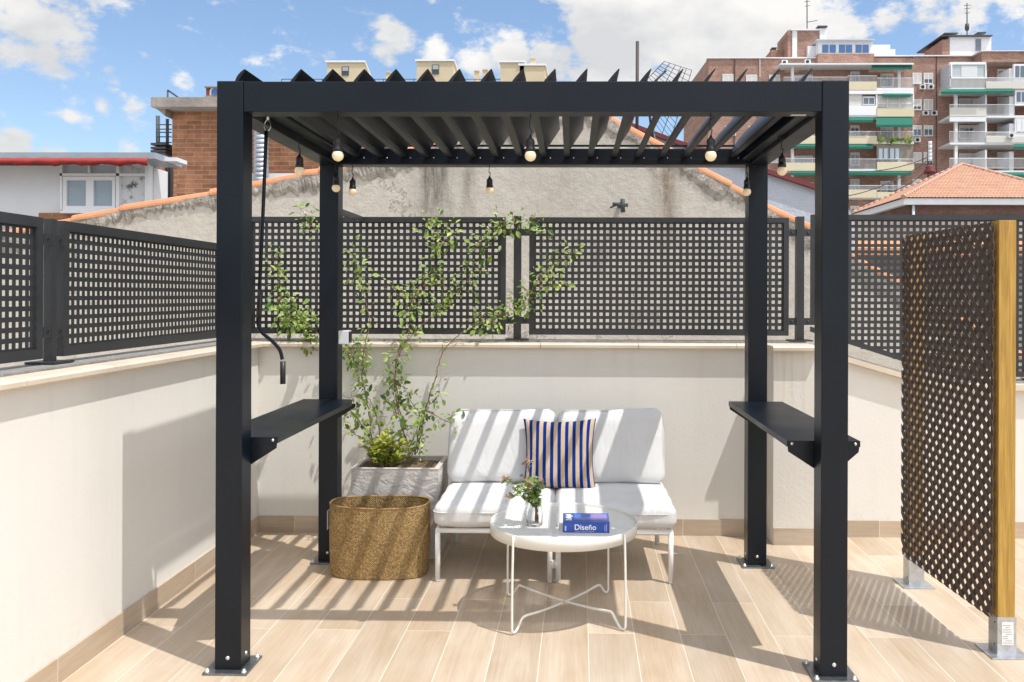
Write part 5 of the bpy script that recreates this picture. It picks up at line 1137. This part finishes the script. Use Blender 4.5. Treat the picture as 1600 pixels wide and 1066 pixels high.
# ------------------------------------------------------------ hip-roofed house behind the right fence
YH = 55.
hs = thing('hip_roof_house', at(1500, 460, YH), 'low brick house with a terracotta hip roof and white eaves behind the right fence', 'building')
FLc, FRc, BLc, APX = at(1411, 309, YH), at(1700, 306, YH), at(1332, 331, YH + 10.7), at(1503, 258, YH + 8.8); AP2 = at(1503, 258, YH + 8.8)
BRc = FRc + (BLc - FLc); zE = FLc[2]
for p in (FLc, FRc, BLc, BRc): p[2] = zE
AP2 = Vector((APX[0] + .01, APX[1], APX[2]))
def tile_face(mb, e0, e1, apex, cw=.23, rh=.42):
    """corrugated tiles on the triangle e0-e1-apex: columns run down the slope"""
    e = e1 - e0; ln = e.length; ex = e / ln; tpar = (apex - e0).dot(ex); foot = e0 + ex * tpar; upv = apex - foot; hl = upv.length; uu = upv / hl; nn = ex.cross(uu); nn = nn if nn.z > 0 else -nn
    nc = int(ln / cw); cw = ln / nc
    for c in range(nc):
        xm = (c + .5) * cw; h = hl * (xm / tpar if xm < tpar else (ln - xm) / (ln - tpar))
        nr = max(1, int(h / rh + .5))
        for r in range(nr):
            v0, v1 = r * rh - .04, min((r + 1) * rh, h + .02); P = []
            for (v_, lift) in ((v0, .045), (v1, .012)):
                for s in range(7): th = math.pi * s / 6; P.append(e0 + ex * (c * cw + cw * (.02 + .96 * s / 6)) + uu * v_ + nn * (lift + .055 * math.sin(th) - .012))
            mb.mesh(P, [(s, s + 1, 7 + s + 1, 7 + s) for s in range(6)], True)
            mb.mesh(P[:7] + [q - nn * .03 for q in P[:7]], [(s + 1, s, 7 + s, 7 + s + 1) for s in range(6)])
w = MB(); tile_face(w, FLc, FRc, AP2); tile_face(w, BLc, FLc, APX); w.mesh([FLc, FRc, BRc, BLc, AP2], [(0, 1, 4), (1, 2, 4), (2, 3, 4), (3, 0, 4)]); rf = w.build('roof', 'roof_tile', hs, fix=False)
w = MB()
for p in (FLc, FRc, BLc):
    d = (AP2 - p); n_ = int(d.length / .4)
    for i in range(n_): w.tube([p + d * (i / n_) + Vector((0, 0, .04)), p + d * ((i + 1.1) / n_) + Vector((0, 0, .06))], [.16, .13], 8)
w.build('hip_tiles', mat('hip_clay', (.50, .30, .22), .9, var=.2, vscale=3), rf)
cen = (FLc + FRc + BLc + BRc) / 4
def inset(p, k): return Vector((p.x + (cen.x - p.x) * k, p.y + (cen.y - p.y) * k, p.z))
w = MB(); q = [inset(p, .012) for p in (FLc, FRc, BRc, BLc)]; w.hexa([v - Vector((0, 0, .42)) for v in q] + [v - Vector((0, 0, .03)) for v in q]); w.build('eaves', WHT, hs)
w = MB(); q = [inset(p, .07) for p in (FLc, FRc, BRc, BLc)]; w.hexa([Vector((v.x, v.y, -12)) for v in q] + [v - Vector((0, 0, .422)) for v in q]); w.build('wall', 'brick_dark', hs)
w = MB(); c = inset(FLc, .075); w.tube([(c.x + .3, c.y - .16, zE - .4), (c.x + .3, c.y - .16, -6)], .09, 10); w.build('drainpipe', GREYP, hs)
# utility mast with wires, rooftops between
um = thing('utility_mast', at(1453, 300, 72), 'twin rod electricity mast with white insulators behind the tiled roof', 'mast')
w = MB(); 
for x in (1450.5, 1455.5): w.tube([at(x, 300, 72), at(x, 222, 72)], .09, 6)
w.build('rods', GREYD, um); w = MB()
for y in (224, 230, 237, 243, 249): w.lathe([(.0001, -.18), (.18, -.13), (.13, 0), (.18, .13), (.0001, .18)], at(1453, y, 71.8), 8)
w.build('insulators', PVC, um); w = MB()
for (x0, y0, x1, y1, sag) in ((1450, 246, 1320, 268, 8), (1452, 250, 1326, 306, 8), (1452, 262, 1390, 300, 6)):
    w.tube([at(x0 + (x1 - x0) * i / 12, y0 + (y1 - y0) * i / 12 + sag * 4 * (i / 12) * (1 - i / 12), 72) for i in range(13)], .035, 4)
w.build('cables', GREYD, um)
w = MB(); w.lathe([(.0001, .0), (.42, .02), (.45, .25), (.3, .4), (.35, .55), (.15, .7), (.0001, .72)], at(1453, 272, 70), 14); tag(w.build('roof_vent', MARO, None, at(1453, 272, 70)), 'round dark red vent cap at the foot of the electricity mast', 'vent')
# lower roofs behind the right fence seen through its holes
lw = thing('low_annex', at(1500, 460, 14), 'low orange tiled lean-to behind the perforated fence beneath the hip roof', 'building')
w = MB(); w.pbox(1300, 345, 1900, 700, 13, .4); w.build('wall', mat('annex_render', (.36, .33, .30), .9, var=.3, vscale=1.5), lw)
w = MB(); a, b = at(1300, 345, 12.6), at(1900, 345, 12.6); w.hexa([(a[0], 12.4, a[2] - .5), (b[0], 12.4, a[2] - .5), (b[0], 14.5, a[2] + .02), (a[0], 14.5, a[2] + .02), (a[0], 12.4, a[2] - .4), (b[0], 12.4, a[2] - .4), (b[0], 14.5, a[2] + .12), (a[0], 14.5, a[2] + .12)]); w.build('roof', TERR, lw)
for o in bpy.data.objects:
    for k in ('wl', 'cab'):
        if k in o: del o[k]
